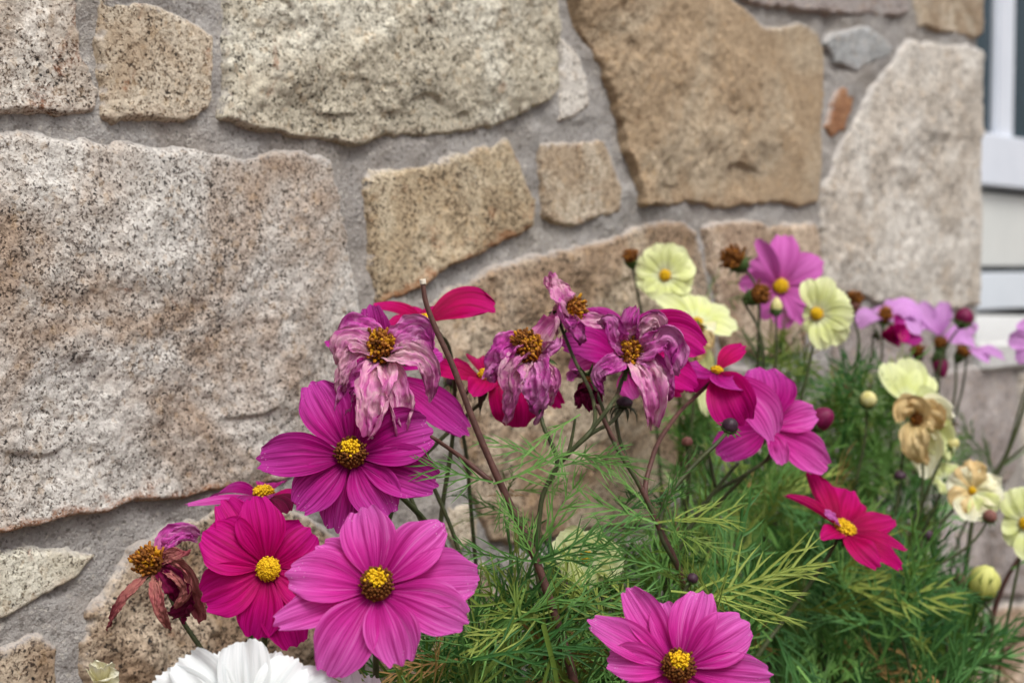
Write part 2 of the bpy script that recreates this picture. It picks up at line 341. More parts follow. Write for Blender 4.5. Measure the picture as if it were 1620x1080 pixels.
M['glass'] = plain_mat('dark_glass', srgb(40, 56, 64), srgb(52, 68, 76), 3.0, 0.08, 0, 0.0)
M['concrete'] = plain_mat('pale_concrete', srgb(188, 188, 186), srgb(210, 210, 208), 90.0, 0.85)
M['soil'] = plain_mat('soil', srgb(58, 44, 34), srgb(104, 84, 66), 30.0, 0.95, 0, 1.0)

# ------------------------------------------------------------------ ground
mb = MB(); n = 60
xs = np.sign(np.linspace(-1, 1, n)) * np.abs(np.linspace(-1, 1, n)) ** 4 * 300
X, Y = np.meshgrid(xs, xs, indexing='ij'); Z = 0.02 * fbm(X * 6, Y * 6, None, 3, 3) * (np.abs(X) < 5) - 0.01
mb.add(np.stack([X.ravel(), Y.ravel(), Z.ravel()], 1), gridfaces(n, n)[:, ::-1])
tag(mb.build('ground', M['soil']), kind='structure')

# ------------------------------------------------------------------ the stone wall
corner_u = unwall(1544, 425)[0]
wall = empty('stone_wall', wallp(0, 0), 'rough granite wall of large mixed blocks with wide grey mortar joints', 'wall')
WORG = np.array(wall.location)
def heightfield(name, us, zs, hf, keep, mat, parent, label=None, st=None):
    U, Zz = np.meshgrid(us, zs, indexing='ij'); hh = hf(U, Zz)
    V = WO + U[..., None] * WU + hh[..., None] * WN + Zz[..., None] * np.array([0, 0, 1.0])
    F = gridfaces(len(us), len(zs)); tn = 0.5 if st is None else st['tint'].ravel()
    if keep is not None:
        k = keep(U, Zz).ravel(); F = F[k[F].all(1)]
        used = np.unique(F); remap = np.full(U.size, -1); remap[used] = np.arange(len(used))
        V = V.reshape(-1, 3)[used]; F = remap[F]; tn = tn if st is None else tn[used]
    m = MB(); m.add(V.reshape(-1, 3), F, 0, None, tn)
    o = m.build(name, mat, parent, WORG)
    if label: o['label'] = label
    return o
def mortar_h(U, Z):
    return 0.0016 + 0.0022 * fbm(U * 22, Z * 22, None, 3, 5) + 0.0011 * fbm(U * 120, Z * 120, None, 4, 9, .6) + .0012 * smooth((vnoise(U * 16 + .8 * vnoise(U * 50, Z * 50, None, 71), Z * 45, None, 31) - .15) / .12)
M['mortar'] = mortar_mat()
ledge_z = unwall(1580, 580)[1]
far_u = corner_u + 1.2
heightfield('mortar', np.arange(-1.0, corner_u - 0.004, 0.0035), np.arange(-0.02, 1.5, 0.0035), mortar_h, None, M['mortar'], wall)
heightfield('mortar', np.arange(corner_u - 0.0045, far_u, 0.006), np.arange(-0.02, ledge_z - 0.004, 0.006), mortar_h, None, M['mortar'], wall)

def sdist(poly, U, Z):
    x, y = U, Z; d = np.full(U.shape, 1e9); inside = np.zeros(U.shape, bool); n = len(poly)
    for i in range(n):
        a, b = poly[i], poly[(i + 1) % n]; e = b - a
        wx, wy = x - a[0], y - a[1]; t = np.clip((wx * e[0] + wy * e[1]) / (e @ e + 1e-12), 0, 1)
        d = np.minimum(d, (wx - e[0] * t) ** 2 + (wy - e[1] * t) ** 2)
        c = ((a[1] > y) != (b[1] > y)) & (x < (b[0] - a[0]) * (y - a[1]) / (b[1] - a[1] + 1e-12) + a[0]); inside ^= c
    d = np.sqrt(d); return np.where(inside, d, -d)
def make_stone(poly_uz, mat, prot, rough, sp, seed, label=None, ledge=0.0, tilt=(0, 0), clip_u=None, features=()):
    poly = np.array(poly_uz)
    m = 0.012
    us = np.arange(poly[:, 0].min() - m, poly[:, 0].max() + m, sp); zs = np.arange(poly[:, 1].min() - m, poly[:, 1].max() + m, sp)
    if clip_u is not None: us = us[us <= clip_u]
    cu, cz = poly.mean(0); st = {}
    def hf(U, Z):
        sd = sdist(poly, U, Z)
        sd = sd + 0.0024 + 0.0013 * fbm(U * 90, Z * 90, None, 3, seed) + 0.0014 * vnoise(U * 26, Z * 26, None, seed + 4)
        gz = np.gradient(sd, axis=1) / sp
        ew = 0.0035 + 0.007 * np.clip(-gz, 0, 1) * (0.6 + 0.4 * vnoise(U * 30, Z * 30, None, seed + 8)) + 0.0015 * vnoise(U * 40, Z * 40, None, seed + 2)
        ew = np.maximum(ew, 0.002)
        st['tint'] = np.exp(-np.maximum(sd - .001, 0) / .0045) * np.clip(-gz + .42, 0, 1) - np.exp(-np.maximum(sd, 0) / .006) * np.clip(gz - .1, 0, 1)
        base = .72 * prot + tilt[0] * (U - cu) + tilt[1] * (Z - cz)
        rel = rough * (0.9 * fbm(U * 14, Z * 14, None, 3, seed + 1) + 0.40 * fbm(U * 55, Z * 55, None, 3, seed + 3) + 0.16 * fbm(U * 230, Z * 230, None, 3, seed + 5))
        if ledge:
            L = vnoise(U * 7 + 0.15 * vnoise(U * 40, Z * 40, None, seed), Z * 26 + 1.3 * vnoise(U * 9, Z * 9, None, seed + 7), None, seed + 6)
            rel = rel + ledge * smooth((L - 0.12) / 0.10) - ledge * 0.8 * smooth((-L - 0.35) / 0.10)
        for (fu, fz, lu, dep) in features:      # a chipped ledge: the face steps back below a ragged line
            zz = Z - fz - 0.004 * vnoise(U * 60, Z * 0, None, seed + 21)
            env = smooth((lu - np.abs(U - fu)) / (0.35 * lu))
            rel = rel - dep * .7 * env * smooth(-zz / 0.002 + 0.5) * smooth(1 - (-zz) / 0.03)
        dome = 0.35 * prot * smooth(sd / 0.05)
        st['sd'] = sd
        top = base + rel + dome - 0.35 * prot; fl = .0046
        top = fl + np.where(top - fl > .002, top - fl, .002 * np.exp(np.minimum((top - fl) / .002 - 1, 0)))
        h = -0.006 + (top + 0.006) * np.sqrt(smooth((sd + 0.002) / ew))
        return h
    return heightfield('stone', us, zs, hf, lambda U, Z: st['sd'] > -0.0045, mat, wall, label, st)

SM = {
 'grey': stone_mat('granite_grey', srgb(205, 201, 194), srgb(172, 164, 154), srgb(106, 97, 90), srgb(186, 150, 114), 0.95, 0.2, 0.95, 1.0, 8.0, 0.03, 0.75),
 'rusty': stone_mat('granite_rust_spotted', srgb(214, 208, 198), srgb(182, 170, 156), srgb(108, 93, 80), srgb(194, 168, 140), 0.45, 0.95, 1.0, 1.1, 18.0),
 'tanblock': stone_mat('granite_warm', srgb(202, 190, 170), srgb(170, 154, 132), srgb(110, 92, 72), srgb(180, 150, 114), 0.65, 0.65, 0.85, 1.1, 22.0),
 'green': stone_mat('granite_greenish', srgb(214, 210, 194), srgb(172, 165, 146), srgb(96, 89, 76), srgb(176, 156, 124), 0.5, 0.4, 1.0, 1.15, 13.0),
 'sand': stone_mat('sandy_tan_stone', srgb(182, 166, 142), srgb(167, 149, 124), srgb(128, 108, 84), srgb(222, 198, 170), 0.6, 0.1, 0.45, 1.3, 13.0, 0.08),
 'pale': stone_mat('granite_pale', srgb(212, 207, 198), srgb(186, 179, 169), srgb(128, 120, 110), srgb(198, 178, 154), 0.45, 0.12, 0.8, 1.7, 12.0),
 'brown': stone_mat('granite_brown_speckled', srgb(204, 186, 164), srgb(162, 139, 118), srgb(84, 64, 50), srgb(160, 130, 106), 0.7, 0.3, 1.0, 1.4, 15.0),
 'brownd': stone_mat('granite_dark_brown', srgb(190, 174, 152), srgb(138, 120, 101), srgb(68, 54, 44), srgb(172, 140, 108), 0.8, 0.2, 1.0, 1.25, 15.0),
 'mauve': stone_mat('granite_mauve', srgb(172, 164, 160), srgb(150, 142, 139), srgb(112, 103, 100), srgb(164, 146, 132), 0.45, 0.15, 0.7, 1.4, 15.0),
 'gold': stone_mat('granite_golden_brown', srgb(194, 180, 154), srgb(150, 131, 104), srgb(78, 62, 46), srgb(196, 170, 132), 0.5, 0.6, 1.0, 1.1, 22.0, 0.03, 0.8),
 'bluish': stone_mat('granite_blue_grey', srgb(178, 180, 180), srgb(158, 160, 160), srgb(116, 118, 118), srgb(168, 164, 156), 0.4, 0.0, 0.6, 1.2, 18.0),
 'rust': stone_mat('rust_stone', srgb(176, 132, 98), srgb(152, 108, 76), srgb(104, 72, 52), srgb(170, 128, 94), 0.6, 0.5, 0.6, 1.2, 30.0),
}
STONES = [
 ('rusty', .010, .0030, 0, [(-160, -130), (92, -130), (107, 0), (122, 96), (142, 140), (137, 168), (89, 173), (48, 168), (0, 168), (-160, 158)], 'rust spotted grey block'),
 ('tanblock', .009, .0025, 0, [(157, 2), (207, 5), (259, 20), (296, 33), (326, 59), (325, 141), (319, 167), (304, 186), (256, 187), (207, 185), (174, 191), (159, 181), (157, 74)], 'warm grey block with clipped corner'),
 ('green', .011, .0042, .0025, [(345, -130), (352, 0), (352, 67), (352, 148), (345, 185), (389, 196), (444, 204), (518, 217), (556, 221), (611, 211), (693, 210), (778, 195), (833, 167), (866, 141), (871, 93), (867, 0), (858, -130)], 'large rough pale block'),
 ('pale', .005, .0025, 0, [(885, 63), (904, 78), (918, 122), (922, 167), (900, 185), (878, 191), (881, 130)], None),
 ('sand', .014, .0034, .0012, [(876, -130), (898, -4), (911, 48), (941, 104), (967, 170), (981, 237), (1000, 274), (1007, 318), (1022, 315), (1075, 317), (1142, 322), (1187, 322), (1227, 314), (1261, 322), (1287, 318), (1292, 259), (1294, 148), (1294, 74), (1287, 52), (1257, 40), (1205, 46), (1168, 11), (1142, -10), (1128, -130)], 'large smooth sandy tan block'),
 ('mauve', .010, .0030, .001, [(1150, -130), (1157, -6), (1180, 7), (1279, 16), (1353, 21), (1409, 22), (1430, 14), (1428, -130)], None),
 ('tanblock', .010, .0022, 0, [(1437, -130), (1437, -4), (1447, 37), (1498, 48), (1535, 57), (1548, 50), (1548, -130)], None),
 ('bluish', .009, .0018, 0, [(1300, 70), (1316, 52), (1368, 39), (1405, 74), (1398, 89), (1346, 111), (1313, 98)], 'small blue grey lozenge stone'),
 ('rust', .005, .0020, 0, [(1322, 137), (1342, 133), (1339, 170), (1327, 204), (1309, 215), (1303, 200), (1313, 159)], 'thin rust coloured chip'),
 ('pale', .012, .0030, .0012, [(1431, 65), (1479, 69), (1524, 76), (1548, 84), (1548, 480), (1480, 487), (1380, 474), (1297, 450), (1296, 352), (1298, 296), (1327, 222), (1353, 178), (1394, 115)], 'pale corner block with slanting side'),
 ('gold', .009, .0036, .001, [(576, 283), (585, 269), (685, 256), (759, 234), (796, 222), (807, 237), (822, 274), (839, 315), (833, 355), (781, 381), (737, 402), (680, 432), (622, 465), (592, 474), (585, 424), (578, 333)], 'golden brown block with rusty edge'),
 ('tanblock', .008, .0028, 0, [(849, 232), (900, 229), (948, 219), (959, 252), (976, 296), (972, 333), (904, 349), (881, 348), (859, 341), (852, 278)], None),
 ('grey', .012, .0030, .0004, [(-200, 206), (0, 213), (148, 222), (237, 236), (315, 238), (370, 254), (426, 242), (474, 242), (511, 259), (522, 293), (537, 352), (541, 405), (552, 454), (557, 505), (552, 570), (535, 640), (500, 705), (450, 745), (400, 760), (315, 769), (207, 787), (74, 811), (0, 824), (-200, 866)], 'huge grey speckled block'),
 ('brownd', .010, .0042, .0012, [(645, 508), (700, 462), (760, 432), (830, 406), (900, 392), (963, 376), (1030, 354), (1075, 348), (1093, 367), (1105, 420), (1120, 485), (1122, 600), (1108, 745), (1010, 822), (900, 838), (800, 850), (772, 846), (745, 780), (733, 720), (716, 640), (690, 570)], 'brown speckled block behind the flowers'),
 ('brown', .008, .0030, 0, [(1113, 362), (1130, 353), (1200, 350), (1213, 356), (1240, 352), (1284, 353), (1290, 380), (1291, 440), (1283, 480), (1260, 552), (1200, 562), (1143, 545), (1125, 470)], None),
 ('mauve', .009, .0028, .001, [(1140, 580), (1210, 585), (1285, 570), (1296, 600), (1296, 800), (1140, 825)], None),
 ('mauve', .010, .0028, .001, [(1312, 505), (1380, 500), (1468, 512), (1470, 600), (1468, 755), (1310, 765)], None),
 ('mauve', .012, .0022, 0, [(1482, 592), (1520, 582), (1590, 584), (1601, 600), (1601, 735), (1585, 760), (1482, 765)], 'mauve grey block under the sill'),
 ('pale', .010, .0022, 0, [(1612, 590), (1720, 592), (1720, 760), (1612, 755)], None),
 ('green', .006, .0026, 0, [(-200, 872), (0, 871), (56, 866), (120, 866), (143, 876), (115, 906), (48, 942), (0, 963), (-200, 1010)], 'flat greenish grey sliver'),
 ('brownd', .010, .0050, .002, [(259, 838), (222, 858), (200, 887), (174, 917), (133, 965), (122, 1013), (126, 1080), (118, 1180), (540, 1180), (580, 1000), (560, 880), (480, 815), (420, 795), (330, 808)], 'rough brown block low on the left'),
 ('brownd', .008, .0034, 0, [(-200, 1040), (0, 1029), (56, 1009), (74, 1024), (77, 1061), (75, 1200), (-200, 1220)], None),
 ('tanblock', .006, .0020, 0, [(705, 800), (733, 795), (747, 820), (744, 850), (720, 866), (702, 848)], None),
 ('brown', .009, .0040, .001, [(600, 900), (680, 885), (760, 890), (790, 960), (790, 1180), (600, 1180)], None),
 ('mauve', .010, .0038, .001, [(810, 890), (900, 865), (1010, 850), (1085, 855), (1090, 1180), (815, 1180)], None),
 ('mauve', .010, .0034, .001, [(1110, 852), (1300, 825), (1450, 795), (1540, 790), (1545, 930), (1400, 980), (1110, 1010)], None),
 ('brown', .010, .0034, .001, [(1110, 1030), (1400, 1000), (1545, 950), (1550, 1200), (1110, 1200)], None),
 ('mauve', .012, .0030, .001, [(1562, 785), (1720, 780), (1720, 930), (1562, 940)], None),
 ('brown', .012, .0030, .001, [(1565, 960), (1720, 950), (1720, 1200), (1565, 1200)], None),
]
lo_z = 1e9
for i, (mk, prot, ro, led, poly, lab) in enumerate(STONES):
    uz = [unwall(x, y) for x, y in poly]
    uz = [np.array([min(p[0], corner_u) if x == 1548 else p[0], p[1]]) for p, (x, y) in zip(uz, poly)]
    d = 1.0 / (1.47 - .00052 * np.clip(np.mean([q[0] for q in poly]), 0, 1600))
    feats = []
    if mk == 'sand':
        a = unwall(1187, 268); feats.append((a[0], a[1], .05, .006)); a = unwall(1060, 288); feats.append((a[0], a[1], .02, .005))
    if mk == 'green' and i == 2:
        a = unwall(665, 157); feats.append((a[0], a[1], .016, .006)); a = unwall(700, 180); feats.append((a[0], a[1], .02, .007)); a = unwall(500, 172); feats.append((a[0], a[1], .03, .008))
    if mk == 'grey' and i == 12:
        a = unwall(380, 650); feats.append((a[0], a[1], .022, .0035)); a = unwall(40, 710); feats.append((a[0], a[1], .02, .0025)); a = unwall(520, 585); feats.append((a[0], a[1], .02, .006))
    make_stone(uz, SM[mk], prot, ro, 0.0014 * d, 100 + i * 13, lab, led, (random.uniform(-.03, .03), random.uniform(-.03, .03)), corner_u + 0.001 if any(q[0] == 1548 for q in poly) else None, feats)
# the rest of the wall outside the picture: coursed blocks
def filler(u0, u1, z0, z1, cols, rows, seed):
    rr = random.Random(seed)
    for r in range(rows):
        za = z0 + (z1 - z0) * r / rows; zb = z0 + (z1 - z0) * (r + 1) / rows; x = u0 - rr.uniform(0, .05)
        while x < u1 - .04:
            wd = (u1 - u0) / cols * rr.uniform(.7, 1.4); xe = min(x + wd, u1); j = lambda: rr.uniform(-.008, .008)
            q = [(x + .012 + j(), za + .012 + j()), ((x + xe) / 2, za + .01 + j()), (xe - .012 + j(), za + .012 + j()), (xe - .01 + j(), (za + zb) / 2), (xe - .014 + j(), zb - .012 + j()), ((x + xe) / 2, zb - .01 + j()), (x + .014 + j(), zb - .012 + j()), (x + .01 + j(), (za + zb) / 2)]
            if xe - x > .05: make_stone([np.array(p) for p in q], SM[rr.choice(['grey', 'green', 'brown', 'tanblock', 'mauve', 'pale', 'sand'])], .010, .003, .0045, rr.randrange(9999), None, .001)
            x = xe
zb = min(unwall(x, 1180)[1] for x in (0, 500, 1000, 1540))
uL = unwall(-170, 425)[0]
filler(-0.98, uL, .03, 1.48, 4, 8, 1)
filler(uL, corner_u - .005, unwall(1540, -130)[1] + .01, 1.48, 6, 2, 2)
filler(uL, far_u, .02, unwall(1540, 1200)[1] - .01, 9, 1, 3)
filler(unwall(1725, 600)[0], far_u, .2, ledge_z - .01, 4, 3, 4)
# corner return, ledge and body of the wall
mb = MB(); box(mb, (-1.0, -0.50, -.02), (corner_u - .006, -0.012, 1.5), 0); mb.build('core', M['mortar'], wall, WORG, False)
us = np.arange(-.5, -.004, .006); zs = np.arange(ledge_z - .02, 1.5, .006)
Uu, Zz = np.meshgrid(us, zs, indexing='ij'); hh = .004 * fbm(Uu * 20, Zz * 20, None, 4, 77)
V = WO + (corner_u - .004 + hh)[..., None] * WU + Uu[..., None] * WN + Zz[..., None] * np.array([0, 0, 1.])
mb = MB(); mb.add(V.reshape(-1, 3), gridfaces(len(us), len(zs)), 0, None, 0.0); mb.build('reveal', SM['mauve'], wall, WORG)

# window bay beyond the corner
rec = -0.55
wy = lambda py: unwall(1580, py, rec)[1]
bay = empty('window_bay', wallp(corner_u, ledge_z, -.3), 'white framed window over pale panels set back beyond the wall corner', 'window')
BORG = np.array(bay.location)
u0 = corner_u - .25; u1 = corner_u + 1.6
mb = MB(); box(mb, (u0, rec - .02, wy(421)), (u1, rec, wy(306)), 0, .002); mb.build('panel', M['board'], bay, BORG, False)
mb = MB(); box(mb, (u0, rec - .02, wy(489)), (u1, rec + .006, wy(431)), 0, .002); mb.build('panel', M['board2'], bay, BORG, False)
mb = MB(); box(mb, (u0, rec - .06, wy(640)), (u1, rec - .025, wy(-420)), 0); mb.build('backing', M['gap'], bay, BORG, False)
fr = MB(); uA = unwall(1546, 100, rec)[0]
box(fr, (u0, rec - .02, wy(297)), (u1, rec + .024, wy(217)), 0, .003)
uf0, uf1 = unwall(1576, 100, rec + .01)[0], unwall(1605, 100, rec + .01)[0]
box(fr, (uf0, rec - .018, wy(217)), (uf1, rec + .010, wy(-420)), 0, .003)
box(fr, (uf1 + .9, rec - .018, wy(217)), (uf1 + .97, rec + .010, wy(-420)), 0, .003)
box(fr, (uf0 + .006, rec + .0102, wy(217)), (uf0 + .012, rec + .014, wy(-420)), 0)
fo = fr.build('frame', M['paint'], bay, BORG, False)
pn = MB(); box(pn, (u0, rec - .015, wy(217)), (uf0, rec + .0, wy(-420)), 0); box(pn, (uf1, rec - .015, wy(217)), (uf1 + .9, rec + .0, wy(-420)), 0)
pn.build('pane', M['glass'], fo, BORG, False)
sl_ = MB(); box(sl_, (corner_u - .2, rec - .02, ledge_z - .10), (far_u, -.02, wy(494)), 0, .006)
box(sl_, (corner_u + .002, -.0195, ledge_z - .004), (far_u, .012, ledge_z + .03), 0, .006)
sl_.build('sill', M['concrete'], bay, BORG, False)

# ------------------------------------------------------------------ flower building
def petal_mesh(path, width, nrm, seed=0, cup=0.25, pleat=0.02, ruffle=0.03, notch=0.06, lobes=3, crumple=0.0, twist=0.0, tipr=0.17, base_w=0.15, peak=0.70, end_w=0.72, nu=30, nv=19, curl=0.0):
    rr = np.random.default_rng(seed)
    dense = catmull(path, 80); seg = np.linalg.norm(np.diff(dense, axis=0), axis=1); L = seg.sum()
    arc = np.concatenate([[0], np.cumsum(seg)]) / L
    s = np.linspace(0, 1, nu)[:, None]; v = np.linspace(-1, 1, nv)[None, :]
    ph = rr.uniform(-.5, .5)
    e = tipr * np.abs(v) ** 2.8 + notch * (0.5 - 0.5 * np.cos(lobes * np.pi * (v + ph * .25))) * (0.5 + .5 * rr.random()) * (1 - .5 * np.abs(v)) + .016 * vnoise(v * 9 + seed, v * 0, None, seed) + .012 * np.maximum(0, vnoise(v * 24 + seed, v * 0, None, seed + 1) - .35)
    sp = s * (1 - e)
    T = np.gradient(dense, axis=0); T /= np.linalg.norm(T, axis=1)[:, None]
    N0 = np.asarray(nrm, float)
    Sd = np.cross(T, N0); bad = np.linalg.norm(Sd, axis=1) < 1e-3; Sd[bad] = [1, 0, 0]; Sd /= np.linalg.norm(Sd, axis=1)[:, None]
    for i in range(1, len(Sd)):
        if Sd[i] @ Sd[i - 1] < 0: Sd[i] = -Sd[i]
    Nn = np.cross(Sd, T)
    if Nn[0] @ N0 < 0: Nn = -Nn
    def at(A, q): return np.stack([np.interp(q, arc, A[:, k]) for k in range(3)], -1)
    c, S_, N_ = at(dense, sp), at(Sd, sp), at(Nn, sp)
    if twist:
        a = twist * (sp ** 1.3); ca, sa = np.cos(a)[..., None], np.sin(a)[..., None]; S_, N_ = S_ * ca + N_ * sa, N_ * ca - S_ * sa
    pr = base_w + (1 - base_w) * np.sin(np.pi / 2 * np.clip(s / peak, 0, 1)) ** 1.25
    pr = np.where(s > peak, 1 - (1 - end_w) * (np.clip(s - peak, 0, 1) / (1 - peak)) ** 2.6, pr)
    hw = width / 2 * pr
    env = np.sin(np.pi * np.clip(s * 0.85 + .1, 0, 1))
    off = cup * hw * v ** 2
    off = off + pleat * width * env * (np.cos(np.pi * 2.5 * v) * .7 + .4 * np.cos(np.pi * 6 * v + ph * 3))
    off = off + ruffle * width * s ** 2.5 * (np.sin(v * (3.2 + ph) + seed) + .6 * np.sin(v * 8 + seed * 1.7)) * 1.2
    off = off + curl * width * np.clip((s - .6) / .4, 0, 1) ** 2 * (0.6 + .4 * np.abs(v))
    lat = hw * v
    if crumple:
        q = 6.0
        n1 = fbm(s * L / width * q * .55 + seed, v * q * .55 + 0 * s, None, 3, seed); n2 = fbm(s * L / width * q * .5 + seed + 31, v * q * .5 + 0 * s, None, 3, seed + 5)
        fold = np.abs(fbm(s * L / width * 1.6 + seed, v * 4.5 + 0 * s, None, 2, seed + 9))
        fine = vnoise(s * L / width * 5 + seed, v * 11 + 3 * n2, None, seed + 3)
        off = off + crumple * width * (n1 * .15 + fold * .20 + fine * .04) * np.clip(s * 2.5, .15, 1)
        lat = lat * (1 - .22 * crumple * np.clip(s, 0, 1) * (0.6 + n2 * .4)) + crumple * width * n2 * .10 * np.clip(s * 2, 0, 1)
    pos = c + S_ * lat[..., None] + N_ * off[..., None]
    uv = np.stack([np.broadcast_to((v + 1) / 2, pos.shape[:2]), np.broadcast_to(s, pos.shape[:2])], -1).reshape(-1, 2)
    return pos.reshape(-1, 3), gridfaces(nu, nv), uv

def disc_mesh(c, n, r, h, style, dens=1.0, seed=0):
    """dome of florets; material slots: 0 core, 1 outer florets, 2 top florets"""
    rr = random.Random(seed); mb = MB(); n = nz(n); a = nz(np.cross(n, [0.2, 0.3, 0.9])); b = np.cross(n, a)
    # core dome
    V, F = [], []; nr, ns = 6, 14
    for i in range(nr + 1):
        th = math.pi / 2 * i / nr
        for k in range(ns):
            f = 2 * math.pi * k / ns; V.append(c + (a * math.cos(f) + b * math.sin(f)) * r * .82 * math.cos(th) + n * h * .8 * math.sin(th))
    for i in range(nr):
        for k in range(ns): F.append((i * ns + k, i * ns + (k + 1) % ns, (i + 1) * ns + (k + 1) % ns, (i + 1) * ns + k))
    mb.add(V, F, 0)
    N = int((110 if style != 'old' else 130) * dens)
    for i in range(N):
        q = (i + .5) / N; rad = math.sqrt(q); f = i * 2.39996
        th = math.acos(min(1, rad)) if style != 'old' else math.acos(min(1, rad * .97))
        d = (a * math.cos(f) + b * math.sin(f)); p = c + d * r * .82 * rad + n * h * .8 * math.sin(th)
        o = nz(n * (0.75 if style != 'old' else .9) + d * rad * (.55 if style != 'old' else .45) + np.array([rr.uniform(-1, 1) for _ in range(3)]) * (.12 if style != 'old' else .35))
        ln = r * (.20 if style == 'fresh' else .30 if style == 'mature' else .42) * rr.uniform(.55, 1.6)
        wd = r * (.085 if style != 'old' else .085) * rr.uniform(.8, 1.25) / math.sqrt(dens) ** .8
        if style == 'fresh': mi = 2 if rad < .93 else 1
        elif style == 'mature': mi = 2 if rad < .56 + rr.uniform(-.08, .08) else 1
        else: mi = rr.choice((0, 1, 1, 2))
        x = nz(np.cross(o, [.31, .52, .8])); y = np.cross(o, x); k5 = 5; V = []
        prof = ((-.3, .7), (.55, .8), (.85, 1.25), (1.0, .7)) if style != 'old' else ((-.3, .8), (.5, 1.0), (.9, 1.3), (1.0, .5))
        bend = np.array([rr.uniform(-1, 1) for _ in range(3)]) * (.0 if style != 'old' else ln * .35)
        for (t, w_) in prof:
            for k in range(k5):
                g_ = 2 * math.pi * k / k5; V.append(p + o * ln * t + bend * max(t, 0) ** 2 + (x * math.cos(g_) + y * math.sin(g_)) * wd * w_)
        F = [(L * k5 + k, L * k5 + (k + 1) % k5, (L + 1) * k5 + (k + 1) % k5, (L + 1) * k5 + k) for L in range(3) for k in range(k5)] + [tuple(range(3 * k5, 4 * k5))]
        mb.add(V, F, mi)
    return mb
DISC = {'fresh': ['gold', 'gold', 'yellow'], 'mature': ['brown', 'brown', 'yellow'], 'old': ['brown', 'ginger', 'gold'], 'seed': ['brown', 'brown', 'ginger'], 'dull': ['brown', 'ginger', 'gold']}

def sepals(org, parent, mat, c, n, r, ln, count=8, droop=.5, seed=0):
    rr = random.Random(seed); n = nz(n); a = nz(np.cross(n, [.2, .35, .9])); b = np.cross(n, a)
    for k in range(count):
        f = 2 * math.pi * k / count + rr.uniform(-.2, .2); d = a * math.cos(f) + b * math.sin(f)
        p0 = c - n * r * .35 + d * r * .45; p1 = c + d * (r * .9 + ln * .45) - n * ln * droop * .25; p2 = c + d * (r * .95 + ln * .8) - n * ln * droop * rr.uniform(.6, 1.2)
        v, fc, uv = petal_mesh([p0, p1, p2], ln * .30, n, seed + k, .3, 0, .02, 0, 1, .15, 0, .1, .6, .25, .04, 9, 5)
        k_ = MB(); k_.add(v, fc, 0, uv); k_.build('sepal', mat, parent, org)
def cup_mesh(mb, c, n, r, depth, mi=0):
    n = nz(n); a = nz(np.cross(n, [.2, .35, .9])); b = np.cross(n, a); V, F = [], []; ns = 14
    prof = [(0.0, .98), (-.3, .95), (-.62, .74), (-.88, .42), (-1.05, .16)]
    for (t, rr_) in prof:
        for k in range(ns):
            f = 2 * math.pi * k / ns; V.append(c + n * depth * t + (a * math.cos(f) + b * math.sin(f)) * r * rr_)
    for i in range(len(prof) - 1):
        for k in range(ns): F.append((i * ns + k, (i + 1) * ns + k, (i + 1) * ns + (k + 1) % ns, i * ns + (k + 1) % ns))
    F.append(tuple(range(4 * ns, 5 * ns))[::-1]); F.append(tuple(range(ns)))
    mb.add(V, F, mi)

def depth_wall(px, py):
    r = ray(px, py); return ((WO - CAM) @ WN) / (r @ WN)
def stem_path(start, n, d, trace, rnd):
    """start point behind the head, optional traced pixels (px,py[,depth]), then down to the soil"""
    pts = [np.asarray(start)]
    for q in trace or []:
        pts.append(P(q[0], q[1], q[2] if len(q) > 2 else d))
    last = pts[-1]
    if not trace:
        pts.append(last - nz(n) * .018 - np.array([0, 0, .022])); last = pts[-1]
    gx = last + np.array([rnd.uniform(-.03, .03), rnd.uniform(-.02, .02), 0]); 
    if len(pts) >= 2:
        dv = pts[-1] - pts[-2]
        if dv[2] < 0: gx[:2] += np.clip(dv[:2] / max(-dv[2], .01), -.35, .35) * .12
    dd = (gx - WO) @ WN
    if dd < .05: gx += WN * (.05 - dd)
    mid = last * .55 + gx * .45; mid[2] = last[2] * .5
    gx[2] = -.01
    pts += [mid, gx]
    return pts
CNT = [0]
